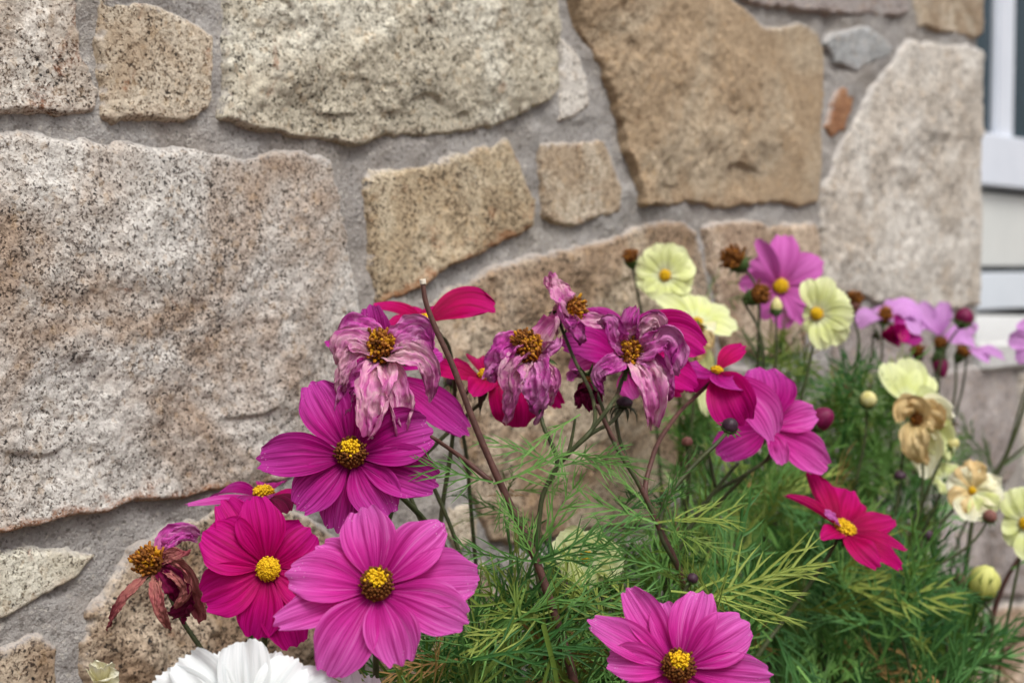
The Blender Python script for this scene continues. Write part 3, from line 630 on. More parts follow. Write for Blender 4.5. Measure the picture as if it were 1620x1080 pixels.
def flower(name, label, cat, group, c, d, n, mat, petals, disc=(22, .8, 'mature'), trace=None, dens=1.0, calyx=True, stem_mat='stemg', stem_r=.0012, sepal_len=.008, res=(30, 19), defaults=None, disc_n=None, calyx_mat='calyx', sep_droop=.5):
    CNT[0] += 1; sd = CNT[0] * 101; rnd = random.Random(sd)
    cp = P(c[0], c[1], d); px = d / FPX
    # n given in view terms: (right, up, toward camera)
    nw = nz(n[0] * Rt + n[1] * Up - n[2] * Fw)
    r = disc[0] * px
    base = cp - nw * r * disc[1] * .4
    sp = stem_path(base - nw * r * 1.0, nw, d, trace, rnd)
    org = sp[-1].copy(); org[2] = 0
    e = empty(name, org, label, cat, group)
    df = dict(cup=.25, pleat=.022, ruffle=.03, notch=.07, lobes=3, arch=.10); df.update(defaults or {})
    for i, pt in enumerate(petals):
        opt = dict(df); m = mat
        if isinstance(pt[-1], dict): opt.update(pt[-1]); pt = pt[:-1]
        w_ = pt[-1] * (.93 if disc[0] > 20 else 1.0); pts = pt[:-1]; arch = opt.pop('arch'); m = opt.pop('mat', mat); lift = opt.pop('lift', 0.0); nn = opt.pop('n', None)
        nn = nw if nn is None else nz(nn[0] * Rt + nn[1] * Up - nn[2] * Fw)
        world = []
        for q in pts:
            if len(q) == 3: world.append(P(q[0], q[1], d + q[2]))
            else:
                rr_ = ray(q[0], q[1]); den = rr_ @ nw
                t = ((cp - CAM) @ nw) / den if abs(den) > .25 else d
                if not (0.75 * d < t < 1.3 * d): t = d
                world.append(CAM + t * rr_)
        tip = world[-1]; L = np.linalg.norm(tip - cp)
        world[-1] = tip + nw * lift * L
        if len(world) == 1:
            dirv = nz(world[0] - cp); st = base + dirv * r * .45
            world = [st, st * .5 + world[0] * .5 + nw * arch * L, world[0]]
        else:
            dirv = nz(world[0] - cp); world = [base + dirv * r * .4] + world
        zoff = nw * (.0007 * ((i * 7) % 5))
        world = [p - zoff * (.25 + .75 * k / (len(world) - 1)) for k, p in enumerate(world)]
        if opt.get('crumple'):
            opt['crumple'] *= rnd.uniform(.8, 1.5); opt['twist'] = opt.get('twist', 0) + rnd.uniform(-.45, .45); opt['curl'] = opt.get('curl', 0) + rnd.uniform(-.35, .35); opt['end_w'] = opt.get('end_w', .55) * rnd.uniform(.8, 1.35)
        else:
            opt['twist'] = opt.get('twist', 0) + rnd.uniform(-.16, .16); opt['cup'] = opt['cup'] * rnd.uniform(.55, 1.5); opt['curl'] = opt.get('curl', 0) + rnd.uniform(-.10, .08)
            opt.setdefault('tipr', rnd.uniform(.12, .22)); opt.setdefault('end_w', rnd.uniform(.62, .78)); opt.setdefault('peak', rnd.uniform(.64, .74))
        v, f, uv = petal_mesh(world, w_ * px, nn, sd + i, nu=res[0], nv=res[1], **opt)
        k = MB(); k.add(v, f, 0, uv); k.build('petal', M[m], e, org)
    if disc[2]:
        st = disc[2]; dn = nz(nw + Up * (.35 if st == 'mature' else .1)) if disc_n is None else nz(disc_n[0] * Rt + disc_n[1] * Up - disc_n[2] * Fw)
        disc_mesh(base, dn, r, r * disc[1] * 1.45, 'old' if st in ('old', 'seed', 'dull') else st, dens, sd).build('flower_centre', [M[x] for x in DISC[st]], e, org)
    if calyx:
        k = MB(); cup_mesh(k, base - nw * r * .02, nw, r * .78, r * .95); ck = k.build('calyx', M[calyx_mat], e, org); sepals(org, ck, M[calyx_mat], base - nw * r * .25, nw, r * .7, sepal_len, 8, sep_droop, sd)
    k = MB(); tube(k, sp, stem_r * .72, stem_r * 1.2, 7, 0, None, .08, sd); k.build('stem', M[stem_mat], e, org)
    return e
def ellipsoid(mb, c, n, r, h, ridges=8, ramp=.09, mi=0, seed=0, point=0.0):
    n = nz(n); a = nz(np.cross(n, [.2, .35, .9])); b = np.cross(n, a); nr, ns = 14, 24; V, F, uv = [], [], []
    for i in range(nr + 1):
        th = math.pi * i / nr - math.pi / 2
        for k in range(ns):
            f = 2 * math.pi * k / ns; rad = math.cos(th) * (1 + ramp * math.cos(ridges * f + seed + th * 1.2)) * (1 - point * max(0, math.sin(th)) ** 1.5)
            V.append(c + n * h * math.sin(th) + (a * math.cos(f) + b * math.sin(f)) * r * rad); uv.append((k / ns, i / nr))
    for i in range(nr):
        for k in range(ns): F.append((i * ns + k, i * ns + (k + 1) % ns, (i + 1) * ns + (k + 1) % ns, (i + 1) * ns + k))
    mb.add(V, F, mi, uv)
def bud(name, label, c, d, n, rpx, hpx, mat, trace=None, sep=8, sep_len=1.2, droop=.4, calyx='calyx', stem_mat='stemg', stem_r=.0010, group=None, cat='flower bud', point=.15, ridges=8):
    CNT[0] += 1; sd = CNT[0] * 101; rnd = random.Random(sd); px = d / FPX; cp = P(c[0], c[1], d); nw = nz(n[0] * Rt + n[1] * Up - n[2] * Fw)
    r, h = rpx * px, hpx * px; sp = stem_path(cp - nw * h * 1.0, nw, d, trace, rnd); org = sp[-1].copy(); org[2] = 0
    e = empty(name, org, label, cat, group)
    k = MB(); ellipsoid(k, cp, nw, r, h, ridges, .10 if mat == 'budyellow' else .05, 0, sd, point); k.build('bud_head', M[mat], e, org)
    k = MB(); cup_mesh(k, cp - nw * h * .25, nw, r * 1.02, h * .9); ck = k.build('calyx', M[calyx], e, org)
    sepals(org, ck, M[calyx], cp - nw * h * .5, nw, r * .7, r * sep_len, sep, droop, sd)
    k = MB(); tube(k, sp, stem_r * .8, stem_r * 1.4, 7, 0, None, .06, sd); k.build('stem', M[stem_mat], e, org)
    return e
def seed_head(label, c, d, n, rpx, trace=None, group='brown seed heads', calyx='calyx'):
    CNT[0] += 1; sd = CNT[0] * 101; rnd = random.Random(sd); px = d / FPX; cp = P(c[0], c[1], d); nw = nz(n[0] * Rt + n[1] * Up - n[2] * Fw)
    r = rpx * px; sp = stem_path(cp - nw * r * 1.6, nw, d, trace, rnd); org = sp[-1].copy(); org[2] = 0
    e = empty('seed_head', org, label, 'seed head', group)
    disc_mesh(cp, nw, r, r * 1.0, 'old', .7, sd).build('floret_tuft', [M[x] for x in DISC['seed']], e, org)
    k = MB(); cup_mesh(k, cp + nw * r * .1, nw, r * .85, r * 1.7); ck = k.build('calyx', M[calyx], e, org); sepals(org, ck, M[calyx], cp - nw * r * .5, nw, r * .7, r * .9, 7, .2, sd)
    k = MB(); tube(k, sp, .0009, .0015, 7, 0, None, .06, sd); k.build('stem', M['stemg'], e, org)
    return e

WD = dict(cup=.4, pleat=.05, ruffle=.10, notch=.07, crumple=.55, arch=.12, base_w=.30, peak=.55, end_w=.55, tipr=.22)
G1 = 'fresh magenta cosmos flowers'; G2 = 'withered cosmos flowers'; G3 = 'pale yellow cosmos flowers'; G4 = 'lilac pink cosmos flowers'

# --- nearest fresh flowers
flower('cosmos_flower', 'large bright pink cosmos with brown sided yellow centre, just above the white bloom', 'flower', G1, (596, 928), .560, (.10, .42, .9), 'pink', [
  ((574, 800), 96), ((704, 824), 88, dict(arch=.12)), ((762, 905), 104, dict(lift=-.10)), ((742, 985), 96, dict(lift=-.02)), ((634, 1052), 94, dict(arch=.14)), ((514, 1066), 104, dict(lift=-.1)),
  ((430, 985), 70, dict(arch=.02)), ((450, 902), 96, dict(arch=.14)), ((500, 858), 92, dict(lift=-.16))], (28, 1.0, 'mature'), None, 1.5, res=(44, 29), stem_r=.0016)
flower('cosmos_flower', 'crimson magenta cosmos with full yellow centre left of the large pink one', 'flower', G1, (424, 900), .600, (.22, .12, .95), 'crimson', [
  ((402, 784), 86), ((322, 838), 100, dict(arch=.13)), ((318, 950), 92, dict(arch=.12)), ((404, 1012), 80), ((468, 1026), 84, dict(lift=-.08)), ((508, 930), 90, dict(lift=-.06)), ((492, 838), 94, dict(lift=-.03)), ((352, 792), 76, dict(lift=-.14))], (21, .75, 'fresh'), None, 1.5, res=(44, 29), stem_r=.0016)
flower('cosmos_flower', 'deep magenta cosmos under the drooping withered bloom, brown and gold centre', 'flower', G1, (555, 720), .625, (.05, .32, .93), 'magenta', [
  ((408, 730), 78, dict(arch=.14)), ((470, 806), 80, dict(arch=.12)), ((530, 838), 74, dict(lift=-.14)), ((616, 816), 88, dict(arch=.12)), ((694, 768), 94), ((684, 682), 100, dict(arch=.13)), ((602, 618), 90, dict(lift=-.1)), ((492, 603), 92, dict(arch=.10))], (26, .95, 'mature'), [(640, 790, .66), (700, 860, .68), (750, 960, .68)], 1.4, res=(44, 29), stem_r=.0016)
flower('cosmos_flower', 'magenta cosmos seen edge on with yellow top, just behind the crimson bloom', 'flower', G1, (417, 780), .665, (.0, .96, .28), 'magenta', [
  ((292, 800, -.01), 46, dict(arch=.0, mat='pink')), ((330, 785, .02), 50), ((455, 800, -.02), 50, dict(mat='dryred', arch=.1)), ((480, 795, .0), 50, dict(mat='crimson')), ((395, 815, -.045), 60), ((440, 770, .04), 50)], (19, .6, 'fresh'), [(410, 850, .69), (400, 960, .70)], .8, res=(30, 19))
flower('cosmos_flower', 'large pink cosmos at the bottom edge right of centre', 'flower', G1, (1074, 1058), .575, (-.05, .38, .92), 'pink', [
  ((930, 978), 62, dict(arch=.08)), ((958, 1042), 66, dict(arch=.14)), ((990, 928), 66, dict(lift=.04, arch=.06)), ((1046, 948), 66, dict(lift=-.14)), ((1112, 930), 82, dict(arch=.12)), ((1186, 982), 92, dict(arch=.13)), ((1224, 1068), 66, dict(arch=.10)), ((1170, 1160), 92), ((1070, 1190), 92), ((985, 1150), 90)], (28, 1.0, 'mature'), None, 1.5, res=(44, 29), stem_r=.0016)
flower('cosmos_flower', 'white frilled cosmos cut by the bottom edge on the left', 'flower', 'white cosmos flowers', (392, 1150), .540, (-.02, .45, .88), 'white', [
  ((238, 1072), 90, dict(lift=-.06)), ((284, 1038), 90, dict(lift=.02)), ((340, 1020), 80, dict(lift=-.06)), ((386, 1012), 92, dict(lift=.03)), ((432, 1024), 84, dict(lift=-.08)), ((474, 1042), 88, dict(lift=.0)), ((520, 1066), 84, dict(lift=-.1)), ((555, 1130), 110), ((520, 1210), 110), ((430, 1260), 110), ((320, 1250), 110), ((240, 1180), 110)], (26, .8, 'fresh'), None, 1.0, res=(44, 31), defaults=dict(notch=.045, lobes=7, pleat=.03, ruffle=.06, end_w=.85, cup=.15, tipr=.14, arch=.05), stem_r=.0016)
flower('cosmos_flower', 'small corner of a second white cosmos at the bottom edge', 'flower', 'white cosmos flowers', (556, 1160), .565, (.1, .4, .9), 'white', [
  ((536, 1054), 62), ((584, 1062), 66), ((505, 1075), 50), ((630, 1110), 64), ((640, 1180), 70), ((560, 1250), 70), ((480, 1200), 70)], (20, .8, 'fresh'), None, .7, defaults=dict(notch=.07, lobes=6, pleat=.035, end_w=.85))
flower('cosmos_flower', 'half open creamy white bloom in the bottom left corner', 'flower', 'white cosmos flowers', (162, 1085), .600, (.1, .8, .5), 'cream', [
  ((140, 1050, .0), 34), ((158, 1046, -.012), 40), ((182, 1056, -.01), 36), ((190, 1078, .0), 34), ((150, 1052, .014), 36)], (10, .6, 'fresh'), None, .4, defaults=dict(cup=.8, crumple=.3, notch=.1), res=(24, 15))

# --- withered flowers
flower('withered_cosmos_flower', 'big withered mauve bloom with petals hanging straight down, left of the bare cut stem', 'withered flower', G2, (603, 556), .640, (.0, .52, .85), 'wither', [
  ((600, 598, -.012), (592, 650, -.016), (586, 694, -.014), 66, dict(crumple=.45)), ((620, 596, -.012), (632, 650, -.014), (632, 698, -.012), 50, dict(crumple=.5)),
  ((580, 578, -.010), (553, 612, -.010), (535, 682, -.004), 36, dict(mat='wither2', crumple=.7)), ((575, 545, -.006), (548, 538, -.008), (536, 580, -.006), 56), ((585, 525, .004), (560, 515, .004), (540, 535, .006), 44, dict(mat='wither2')),
  ((626, 540, -.004), (665, 524, -.002), (686, 560, -.002), 52, dict(mat='wither2')), ((628, 562, -.010), (668, 568, -.012), (680, 638, -.008), 48, dict(crumple=.6)), ((560, 562, -.01), (542, 590, -.012), (540, 640, -.006), 30, dict(mat='wither'))],
  (27, 1.5, 'old'), [(612, 620, .69), (640, 760, .70), (700, 900, .70)], 1.3, defaults=WD, res=(52, 29), disc_n=(.0, .55, .83))
flower('cosmos_flower', 'purple pink bloom mostly hidden behind the big withered one', 'flower', G1, (606, 585), .690, (-.1, .5, .85), 'magenta', [
  ((512, 540, -.01), 32, dict(cup=1.4, arch=.02)), ((584, 478, .0), 52, dict(arch=.02)), ((742, 684, .0), 60), ((700, 560, .01), 50), ((640, 680, -.01), 60), ((660, 505, .01), 44)], (18, .8, 'mature'), [(650, 690, .71), (720, 850, .71)], .5)
flower('cosmos_flower', 'crimson bloom seen from the side above the bare cut stem, petals level', 'flower', G1, (672, 506), .715, (.08, .97, .22), 'red', [
  ((732, 482, .004), (784, 488, .0), 66, dict(arch=.0, n=(.05, .62, .75), cup=.15, ruffle=.06)), ((630, 488, .01), (586, 480, .01), 34, dict(n=(0, .8, .5))), ((640, 505, -.015), (606, 514, -.02), 40, dict(n=(0, .7, .7))), ((655, 525, -.02), (640, 540, -.03), 60, dict(n=(0, .5, .8))), ((690, 495, .02), (700, 478, .035), 46), ((650, 495, .02), (630, 483, .035), 46)],
  (13, .8, 'fresh'), [(706, 540, .73), (718, 600, .73), (717, 680, .73), (700, 800, .73)], .6, sepal_len=.012, calyx_mat='calyxd', sep_droop=1.4)
flower('cosmos_flower', 'crimson bloom seen from the side between two withered heads, one petal hanging', 'flower', G1, (768, 594), .725, (.0, .93, .36), 'red', [
  ((726, 590, -.005), (672, 577, .0), 42, dict(n=(0, .7, .7), arch=.0)), ((735, 588, .0), (715, 562, .0), 30, dict(n=(0, .5, .8))), ((768, 575, .012), (766, 554, .028), 62, dict(n=(0, .6, .8), cup=.4)), ((800, 600, -.01), (815, 640, -.012), (818, 678, -.006), 80, dict(n=(.1, .2, .95), cup=.2, pleat=.04)), ((810, 590, .0), (850, 602, .005), (892, 640, .01), 46, dict(n=(.1, .5, .85))), ((760, 612, -.016), (748, 628, -.022), 46, dict(n=(0, .4, .9)))],
  (14, .8, 'fresh'), [(768, 625), (740, 655), (680, 712), (640, 760), (600, 900)], .6, sepal_len=.012, calyx_mat='calyxd', sep_droop=1.3, stem_r=.0012)
flower('withered_cosmos_flower', 'withered mauve bloom with tall brown centre tipped left, middle of the withered row', 'withered flower', G2, (838, 556), .680, (-.30, .55, .75), 'wither', [
  ((870, 525, .0), (884, 508, .0), (886, 496, .0), 54, dict(crumple=.2, mat='wither', arch=.0)), ((815, 540, -.004), (793, 560, -.006), (775, 602, -.002), 46, dict(mat='wither2', crumple=.7)), ((826, 582, -.01), (808, 620, -.012), (799, 668, -.006), 34, dict(crumple=.7)), ((848, 588, -.012), (852, 630, -.015), (850, 668, -.01), 58, dict(mat='wither2', crumple=.5)), ((816, 568, -.01), (806, 590, -.012), (812, 612, -.008), 40), ((868, 558, -.004), (880, 545, -.006), (884, 530, -.004), 34, dict(mat='wither2')), ((860, 582, -.008), (872, 600, -.01), (868, 640, -.006), 32)],
  (25, 1.6, 'old'), [(850, 610, .675), (858, 668, .664), (881, 735, .662), (860, 780, .662), (852, 830, .662), (848, 888, .662), (862, 960, .66)], 1.3, defaults=WD, res=(48, 27), disc_n=(-.35, .62, .7), stem_mat='stemg')
flower('withered_cosmos_flower', 'withered pale mauve bloom with ginger centre turned right, highest of the withered row', 'withered flower', G2, (906, 494), .715, (.75, .35, .55), 'wither', [
  ((890, 480, -.01), (876, 460, -.008), (862, 448, .0), 46, dict(crumple=.8, twist=1.2)), ((886, 470, -.004), (880, 445, -.006), (872, 438, -.002), 34, dict(crumple=.7)), ((890, 492, -.012), (900, 512, -.014), (916, 508, -.01), 40, dict(mat='wither2')), ((925, 508, -.008), (945, 510, -.008), (966, 502, .0), 30, dict(mat='wither', crumple=.3)), ((905, 515, -.01), (920, 530, -.012), (930, 545, -.01), 40, dict(mat='wither2')), ((880, 496, .0), (872, 510, .0), (885, 528, .0), 36)],
  (20, 1.2, 'old'), [(905, 560, .71), (940, 640, .68), (936, 680, .662), (884, 735, .662), (860, 780, .662), (852, 830, .662), (848, 888, .662), (862, 960, .66)], 1.1, defaults=WD, res=(44, 25), disc_n=(.55, .45, .7))
flower('cosmos_flower', 'magenta bloom spreading to both sides behind a withered head, widest petal to the left', 'flower', G1, (990, 572), .735, (.0, .45, .9), 'magenta', [
  ((930, 545, -.008), (884, 546, -.01), 66, dict(arch=.0)), ((1066, 530, .0), (1116, 556, .0), 84, dict(mat='crimson', arch=.0)), ((1062, 585, -.005), (1108, 606, .0), 66, dict(mat='crimson')), ((1040, 520, .004), (1080, 524, .006), 60), ((1050, 600, .01), (1080, 624, .01), 46, dict(mat='red')), ((955, 520, .006), (908, 504, .006), 62), ((1000, 610, .0), (1010, 628, .0), 50, dict(mat='pink')), ((925, 568, .01), (905, 585, .02), 44, dict(mat='pink'))], (18, .7, 'mature'), [(975, 640, .72), (1000, 745, .68), (1022, 787, .675), (1042, 832, .675), (1075, 902, .675), (1095, 980, .68)], .5)
flower('withered_cosmos_flower', 'withered mauve bloom facing forward with curled petals, rightmost of the withered row', 'withered flower', G2, (997, 560), .690, (.0, .40, .92), 'wither2', [
  ((974, 535, -.008), (966, 508, -.01), (948, 514, -.004), 42, dict(crumple=.6)), ((994, 524, -.004), (998, 505, -.006), (1004, 497, -.002), 48, dict(crumple=.5)), ((1018, 528, -.006), (1036, 505, -.008), (1046, 530, -.006), 44, dict(mat='wither', crumple=.7)), ((1026, 552, -.008), (1054, 536, -.01), (1062, 592, -.008), 52, dict(crumple=.7)), ((1016, 582, -.012), (1032, 620, -.016), (1032, 680, -.01), 52, dict(mat='wither', crumple=.5)), ((974, 576, -.010), (950, 588, -.012), (956, 626, -.008), 38, dict(crumple=.6)), ((1030, 570, -.01), (1050, 590, -.012), (1056, 640, -.006), 38, dict(crumple=.6)), ((1026, 578, -.011), (1044, 604, -.013), (1046, 640, -.009), 34, dict(mat='wither'))],
  (24, 1.0, 'old'), [(985, 600, .70), (966, 640, .67), (936, 680, .662), (884, 735, .662), (860, 780, .662), (852, 830, .662), (848, 888, .662), (862, 960, .66)], 1.4, defaults=WD, res=(48, 27))
flower('withered_cosmos_flower', 'small shrivelled dark crimson bloom hanging under the withered row', 'withered flower', G2, (930, 600), .705, (.0, -.9, .4), 'dryred', [
  ((918, 620, -.006), (915, 645, -.004), 24), ((932, 625, -.008), (932, 656, -.006), 30), ((942, 620, .0), (946, 650, .0), 24), ((925, 610, .006), (925, 640, .008), 26), ((908, 590, .0), (906, 610, .0), 24, dict(mat='wither2'))], (9, .8, 'seed'), [(955, 650, .69), (964, 684, .677), (1022, 787, .675), (1042, 832, .675), (1075, 902, .675), (1095, 980, .68)], .3, defaults=WD, res=(34, 19))
flower('withered_cosmos_flower', 'shrivelled rusty bloom with a ginger centre and dangling strips at the far left', 'withered flower', G2, (240, 892), .640, (-.45, .45, .78), 'wither3', [
  ((224, 920, -.006), (200, 945, -.008), (174, 998, .0), 24, dict(crumple=.5)), ((246, 928, -.01), (250, 962, -.012), (266, 992, -.006), 24, dict(crumple=.6, twist=.9)), ((262, 868, .0), (282, 848, .0), (304, 852, .004), 30, dict(mat='wither2')), ((268, 882, -.004), (286, 874, -.006), (300, 866, -.002), 26), ((266, 898, -.006), (292, 925, -.008), (268, 962, -.006), 28, dict(twist=.8)), ((262, 905, -.006), (300, 950, .0), (262, 972, .004), 44, dict(mat='dryred')), ((282, 905, .0), (306, 935, .004), (322, 978, .008), 54), ((270, 900, .002), (290, 945, .004), (292, 985, .006), 46, dict(mat='dryred')), ((258, 860, .004), (290, 838, .006), (318, 846, .008), 36, dict(mat='wither2'))],
  (25, 1.0, 'dull'), [(262, 926, .66), (285, 975, .66), (325, 1036, .66)], 1.3, defaults=WD, res=(40, 21), disc_n=(-.5, .6, .6))

# --- right of centre
flower('cosmos_flower', 'magenta bloom seen edge on with two broad petals hanging below its yellow top', 'flower', G1, (1134, 586), .760, (.25, .93, .26), 'crimson', [
  ((1158, 560, .012), (1180, 548, .018), 34, dict(mat='red', n=(0, .6, .8))), ((1105, 585, -.008), (1082, 575, -.008), 40, dict(n=(0, .7, .7), mat='magenta')), ((1150, 600, -.016), (1185, 606, -.02), 40, dict(mat='magenta', n=(0, .7, .7))), ((1150, 615, -.016), (1166, 650, -.02), (1180, 672, -.016), 76, dict(n=(-.2, .2, .95), arch=.0)), ((1180, 625, -.004), (1208, 655, -.004), (1224, 694, .0), 76, dict(mat='pink', n=(.4, .2, .85), arch=.0)), ((1112, 600, .01), (1090, 620, .02), 50)],
  (12, .5, 'fresh'), [(1112, 616), (1062, 668, .72), (1032, 725, .69), (1022, 787, .677), (1042, 832, .675), (1075, 902, .675), (1095, 980, .68)], .6, sepal_len=.009, calyx_mat='calyxd', stem_mat='stem', stem_r=.0014)
flower('cosmos_flower', 'pink bloom seen from behind with wide ragged petals, left of a crimson bud', 'flower', G1, (1216, 676), .800, (.15, .35, .85), 'pink', [
  ((1204, 580), 92, dict(mat='magenta', arch=.08)), ((1296, 650), 54, dict(arch=.08)), ((1314, 742), 66, dict(arch=.04)), ((1238, 736), 34, dict(crumple=.3, lift=.05)), ((1134, 716), 62, dict(mat='magenta', arch=.12)), ((1150, 640), 60, dict(mat='crimson', lift=-.1))], (13, .6, None), [(1218, 718), (1180, 750), (1134, 776), (1086, 848, .772), (1062, 895, .77), (1050, 980, .78)], .6, stem_r=.0013)
bud('flower_bud', 'dark crimson bud beside the ragged pink bloom', (1299, 663), .830, (.6, .5, .4), 18, 23, 'budred', [(1270, 690), (1225, 720), (1180, 750)], group='crimson buds')
flower('cosmos_flower', 'crimson star shaped bloom with oval yellow centre on the right, tilted away', 'flower', G1, (1336, 836), .790, (.35, .78, .5), 'red', [
  ((1286, 806, .0), (1238, 782, .004), 24, dict(arch=.0, cup=.6, n=(.3, .8, .5))), ((1304, 800, .010), (1288, 770, .014), (1276, 742, .018), 48, dict(arch=.0, cup=.6, n=(.6, .2, .8))), ((1334, 796, .022), (1344, 762, .034), 78, dict(n=(-.1, .2, .95), cup=.3)), ((1376, 832, .006), (1416, 822, .012), 50, dict(n=(0, .75, .65))), ((1390, 848, -.004), (1440, 866, -.002), 32, dict(n=(0, .85, .5))), ((1362, 868, -.018), (1392, 898, -.022), 44, dict(n=(.2, .4, .85))), ((1390, 868, -.012), (1430, 898, -.012), 34, dict(n=(.2, .4, .85))), ((1318, 840, -.014), (1302, 848, -.018), 34), ((1322, 822, -.006), (1308, 806, -.012), 20, dict(mat='lpink', crumple=.4))],
  (20, .5, 'fresh'), [(1312, 876), (1268, 942), (1225, 1000), (1190, 1050, .76)], .8, defaults=dict(arch=.02, end_w=.68, tipr=.18), stem_mat='stemg', stem_r=.0014)

# --- lemon flowers
L = dict(notch=.08, lobes=5, pleat=.03, cup=.18, end_w=.8)
def ring(c, radii, start=0, n=8, w=46, squash=1.0):
    out = []
    for k in range(n):
        a = math.radians(start + 360 * k / n); r = radii[k % len(radii)]
        out.append(((c[0] + r * math.cos(a), c[1] - r * squash * math.sin(a)), w))
    return out
flower('cosmos_flower', 'pale lemon bloom facing forward, highest of the yellow flowers on the left', 'flower', G3, (1052, 436), .985, (-.05, .2, .95), 'lemon', ring((1052, 430), (50, 52, 54, 50), 20, 8, 46, .92), (10.5, .8, 'fresh'), [(1065, 520), (1075, 640), (1080, 800)], .5, defaults=L, res=(26, 19))
flower('cosmos_flower', 'pale lemon bloom seen from the side directly under the highest one', 'flower', G3, (1104, 508), .965, (.30, .82, .48), 'lemon', [
  ((1060, 480, .0), (1038, 470, .004), 34, dict(n=(0, .6, .8))), ((1085, 480, .01), (1078, 462, .018), 42, dict(n=(0, .5, .85))), ((1105, 482, .014), (1108, 464, .026), 42, dict(n=(0, .5, .85))), ((1130, 495, .01), (1150, 484, .016), 40, dict(n=(0, .6, .8))), ((1140, 508, .0), (1170, 510, .004), 38, dict(n=(0, .6, .8))), ((1135, 518, -.01), (1158, 528, -.012), 36, dict(n=(0, .6, .8))), ((1095, 512, -.014), (1075, 500, -.02), 44, dict(n=(0, .6, .8), mat='cream')), ((1115, 518, -.014), (1125, 526, -.02), 44, dict(n=(0, .6, .8), mat='cream'))], (10, .6, 'fresh'), [(1110, 560), (1120, 650), (1125, 760)], .4, defaults=L, res=(24, 15))
flower('cosmos_flower', 'pale lemon bloom overlapping the soft pink one, facing left', 'flower', G3, (1292, 497), .985, (-.25, .15, .95), 'lemon', [
  ((1276, 440), 34), ((1310, 436), 44), ((1342, 466), 50), ((1352, 500), 48), ((1338, 540), 46), ((1304, 554), 38), ((1278, 528), 28), ((1270, 490), 26)], (11.5, .9, 'fresh'), [(1280, 580), (1265, 640), (1240, 760)], .5, defaults=L, res=(26, 19))
flower('cosmos_flower', 'soft pink bloom facing forward behind the lemon one', 'flower', G4, (1235, 453), 1.05, (.0, .18, .97), 'lpink', [
  ((1240, 370), 48), ((1300, 406), 50), ((1306, 470), 46), ((1278, 512), 40), ((1240, 520), 38), ((1205, 506), 34), ((1168, 448), 40), ((1188, 412), 44), ((1196, 376, -.01), 26, dict(cup=1.2))], (14, .8, 'fresh'), [(1240, 540), (1230, 620), (1225, 760)], .6, res=(26, 17), stem_mat='stemp')
flower('cosmos_flower', 'pale lemon bloom with raised petals above the tan withered one, at the right', 'flower', G3, (1440, 638), 1.0, (.1, .55, .75), 'lemon', [
  ((1416, 605, .0), (1404, 570, .004), 50), ((1440, 600, .008), (1436, 564, .014), 56), ((1460, 604, .006), (1468, 586, .01), 50), ((1470, 628, .0), (1482, 618, .0), 46)], (9, .6, None), [(1430, 700), (1420, 820)], .4, defaults=L, res=(24, 15))
flower('withered_cosmos_flower', 'tan withered bloom with brown middle over cream petals at the right', 'withered flower', G2, (1450, 662), .97, (-.2, .25, .93), 'tan', [
  ((1432, 640, -.008), (1424, 648, -.010), (1422, 668, -.008), 34, dict(crumple=.4)), ((1454, 642, -.008), (1444, 634, -.010), (1436, 640, -.006), 34, dict(crumple=.4)), ((1446, 690, -.008), (1452, 715, -.010), (1460, 730, -.004), 46, dict(crumple=.4)), ((1472, 662, -.006), (1482, 672, -.004), (1486, 684, .0), 36, dict(crumple=.4)), ((1468, 645, -.004), (1480, 650, -.004), (1484, 660, .0), 34, dict(crumple=.4)),
  ((1484, 672, .008), (1504, 690, .010), 60, dict(mat='cream', crumple=.1, notch=.12, lobes=5)), ((1462, 700, .008), (1468, 756, .010), 60, dict(mat='cream', crumple=.1)), ((1482, 650, .008), (1504, 656, .012), 56, dict(mat='cream', crumple=.1)), ((1480, 690, .010), (1496, 728, .012), 60, dict(mat='lemon', crumple=.1))], (12, .8, 'seed'), [(1460, 760), (1440, 860)], .5, defaults=WD, res=(30, 19))
flower('cosmos_flower', 'fading yellow bloom with crinkled apricot tinted petals, low at the right', 'flower', G3, (1538, 776), .95, (-.1, .3, .93), 'cream', [
  ((1534, 726), 52, dict(mat='tan', crumple=.3)), ((1562, 740), 54, dict(mat='cream')), ((1584, 776), 56, dict(crumple=.2)), ((1566, 816), 56, dict(mat='lemon')), ((1530, 822), 56, dict(mat='cream')), ((1504, 800), 46, dict(crumple=.25, mat='tan')), ((1500, 752), 46, dict(mat='cream'))], (7, .8, 'fresh'), [(1505, 810), (1470, 845), (1445, 885)], .3, defaults=dict(L, crumple=.25), res=(26, 17))
flower('cosmos_flower', 'small lemon bloom half hidden between the tan withered one and the apricot tinted one', 'flower', G3, (1494, 758), .98, (-.3, .5, .8), 'lemon', [
  ((1474, 738), 36), ((1496, 728), 40), ((1512, 745), 36), ((1480, 768), 36), ((1506, 775), 36)], (7, .6, None), [(1480, 800), (1440, 880)], .3, defaults=L, res=(22, 15))
flower('cosmos_flower', 'pale lemon bloom cut by the right edge', 'flower', G3, (1622, 828), .95, (-.4, .2, .9), 'lemon', [
  ((1598, 772), 52), ((1586, 822), 46), ((1602, 866), 46), ((1632, 768), 50), ((1665, 800), 50), ((1668, 850), 50), ((1636, 886), 50)], (11, .8, 'fresh'), [(1610, 900), (1590, 1000)], .4, defaults=L, res=(24, 15))
bud('flower_bud', 'large closed yellow bloom alone in the lower right foliage', (1556, 922), .93, (.05, .85, .45), 24, 31, 'budyellow', [(1566, 965), (1562, 1040)], sep=8, sep_len=.5, group='cream buds', point=.05, ridges=7)
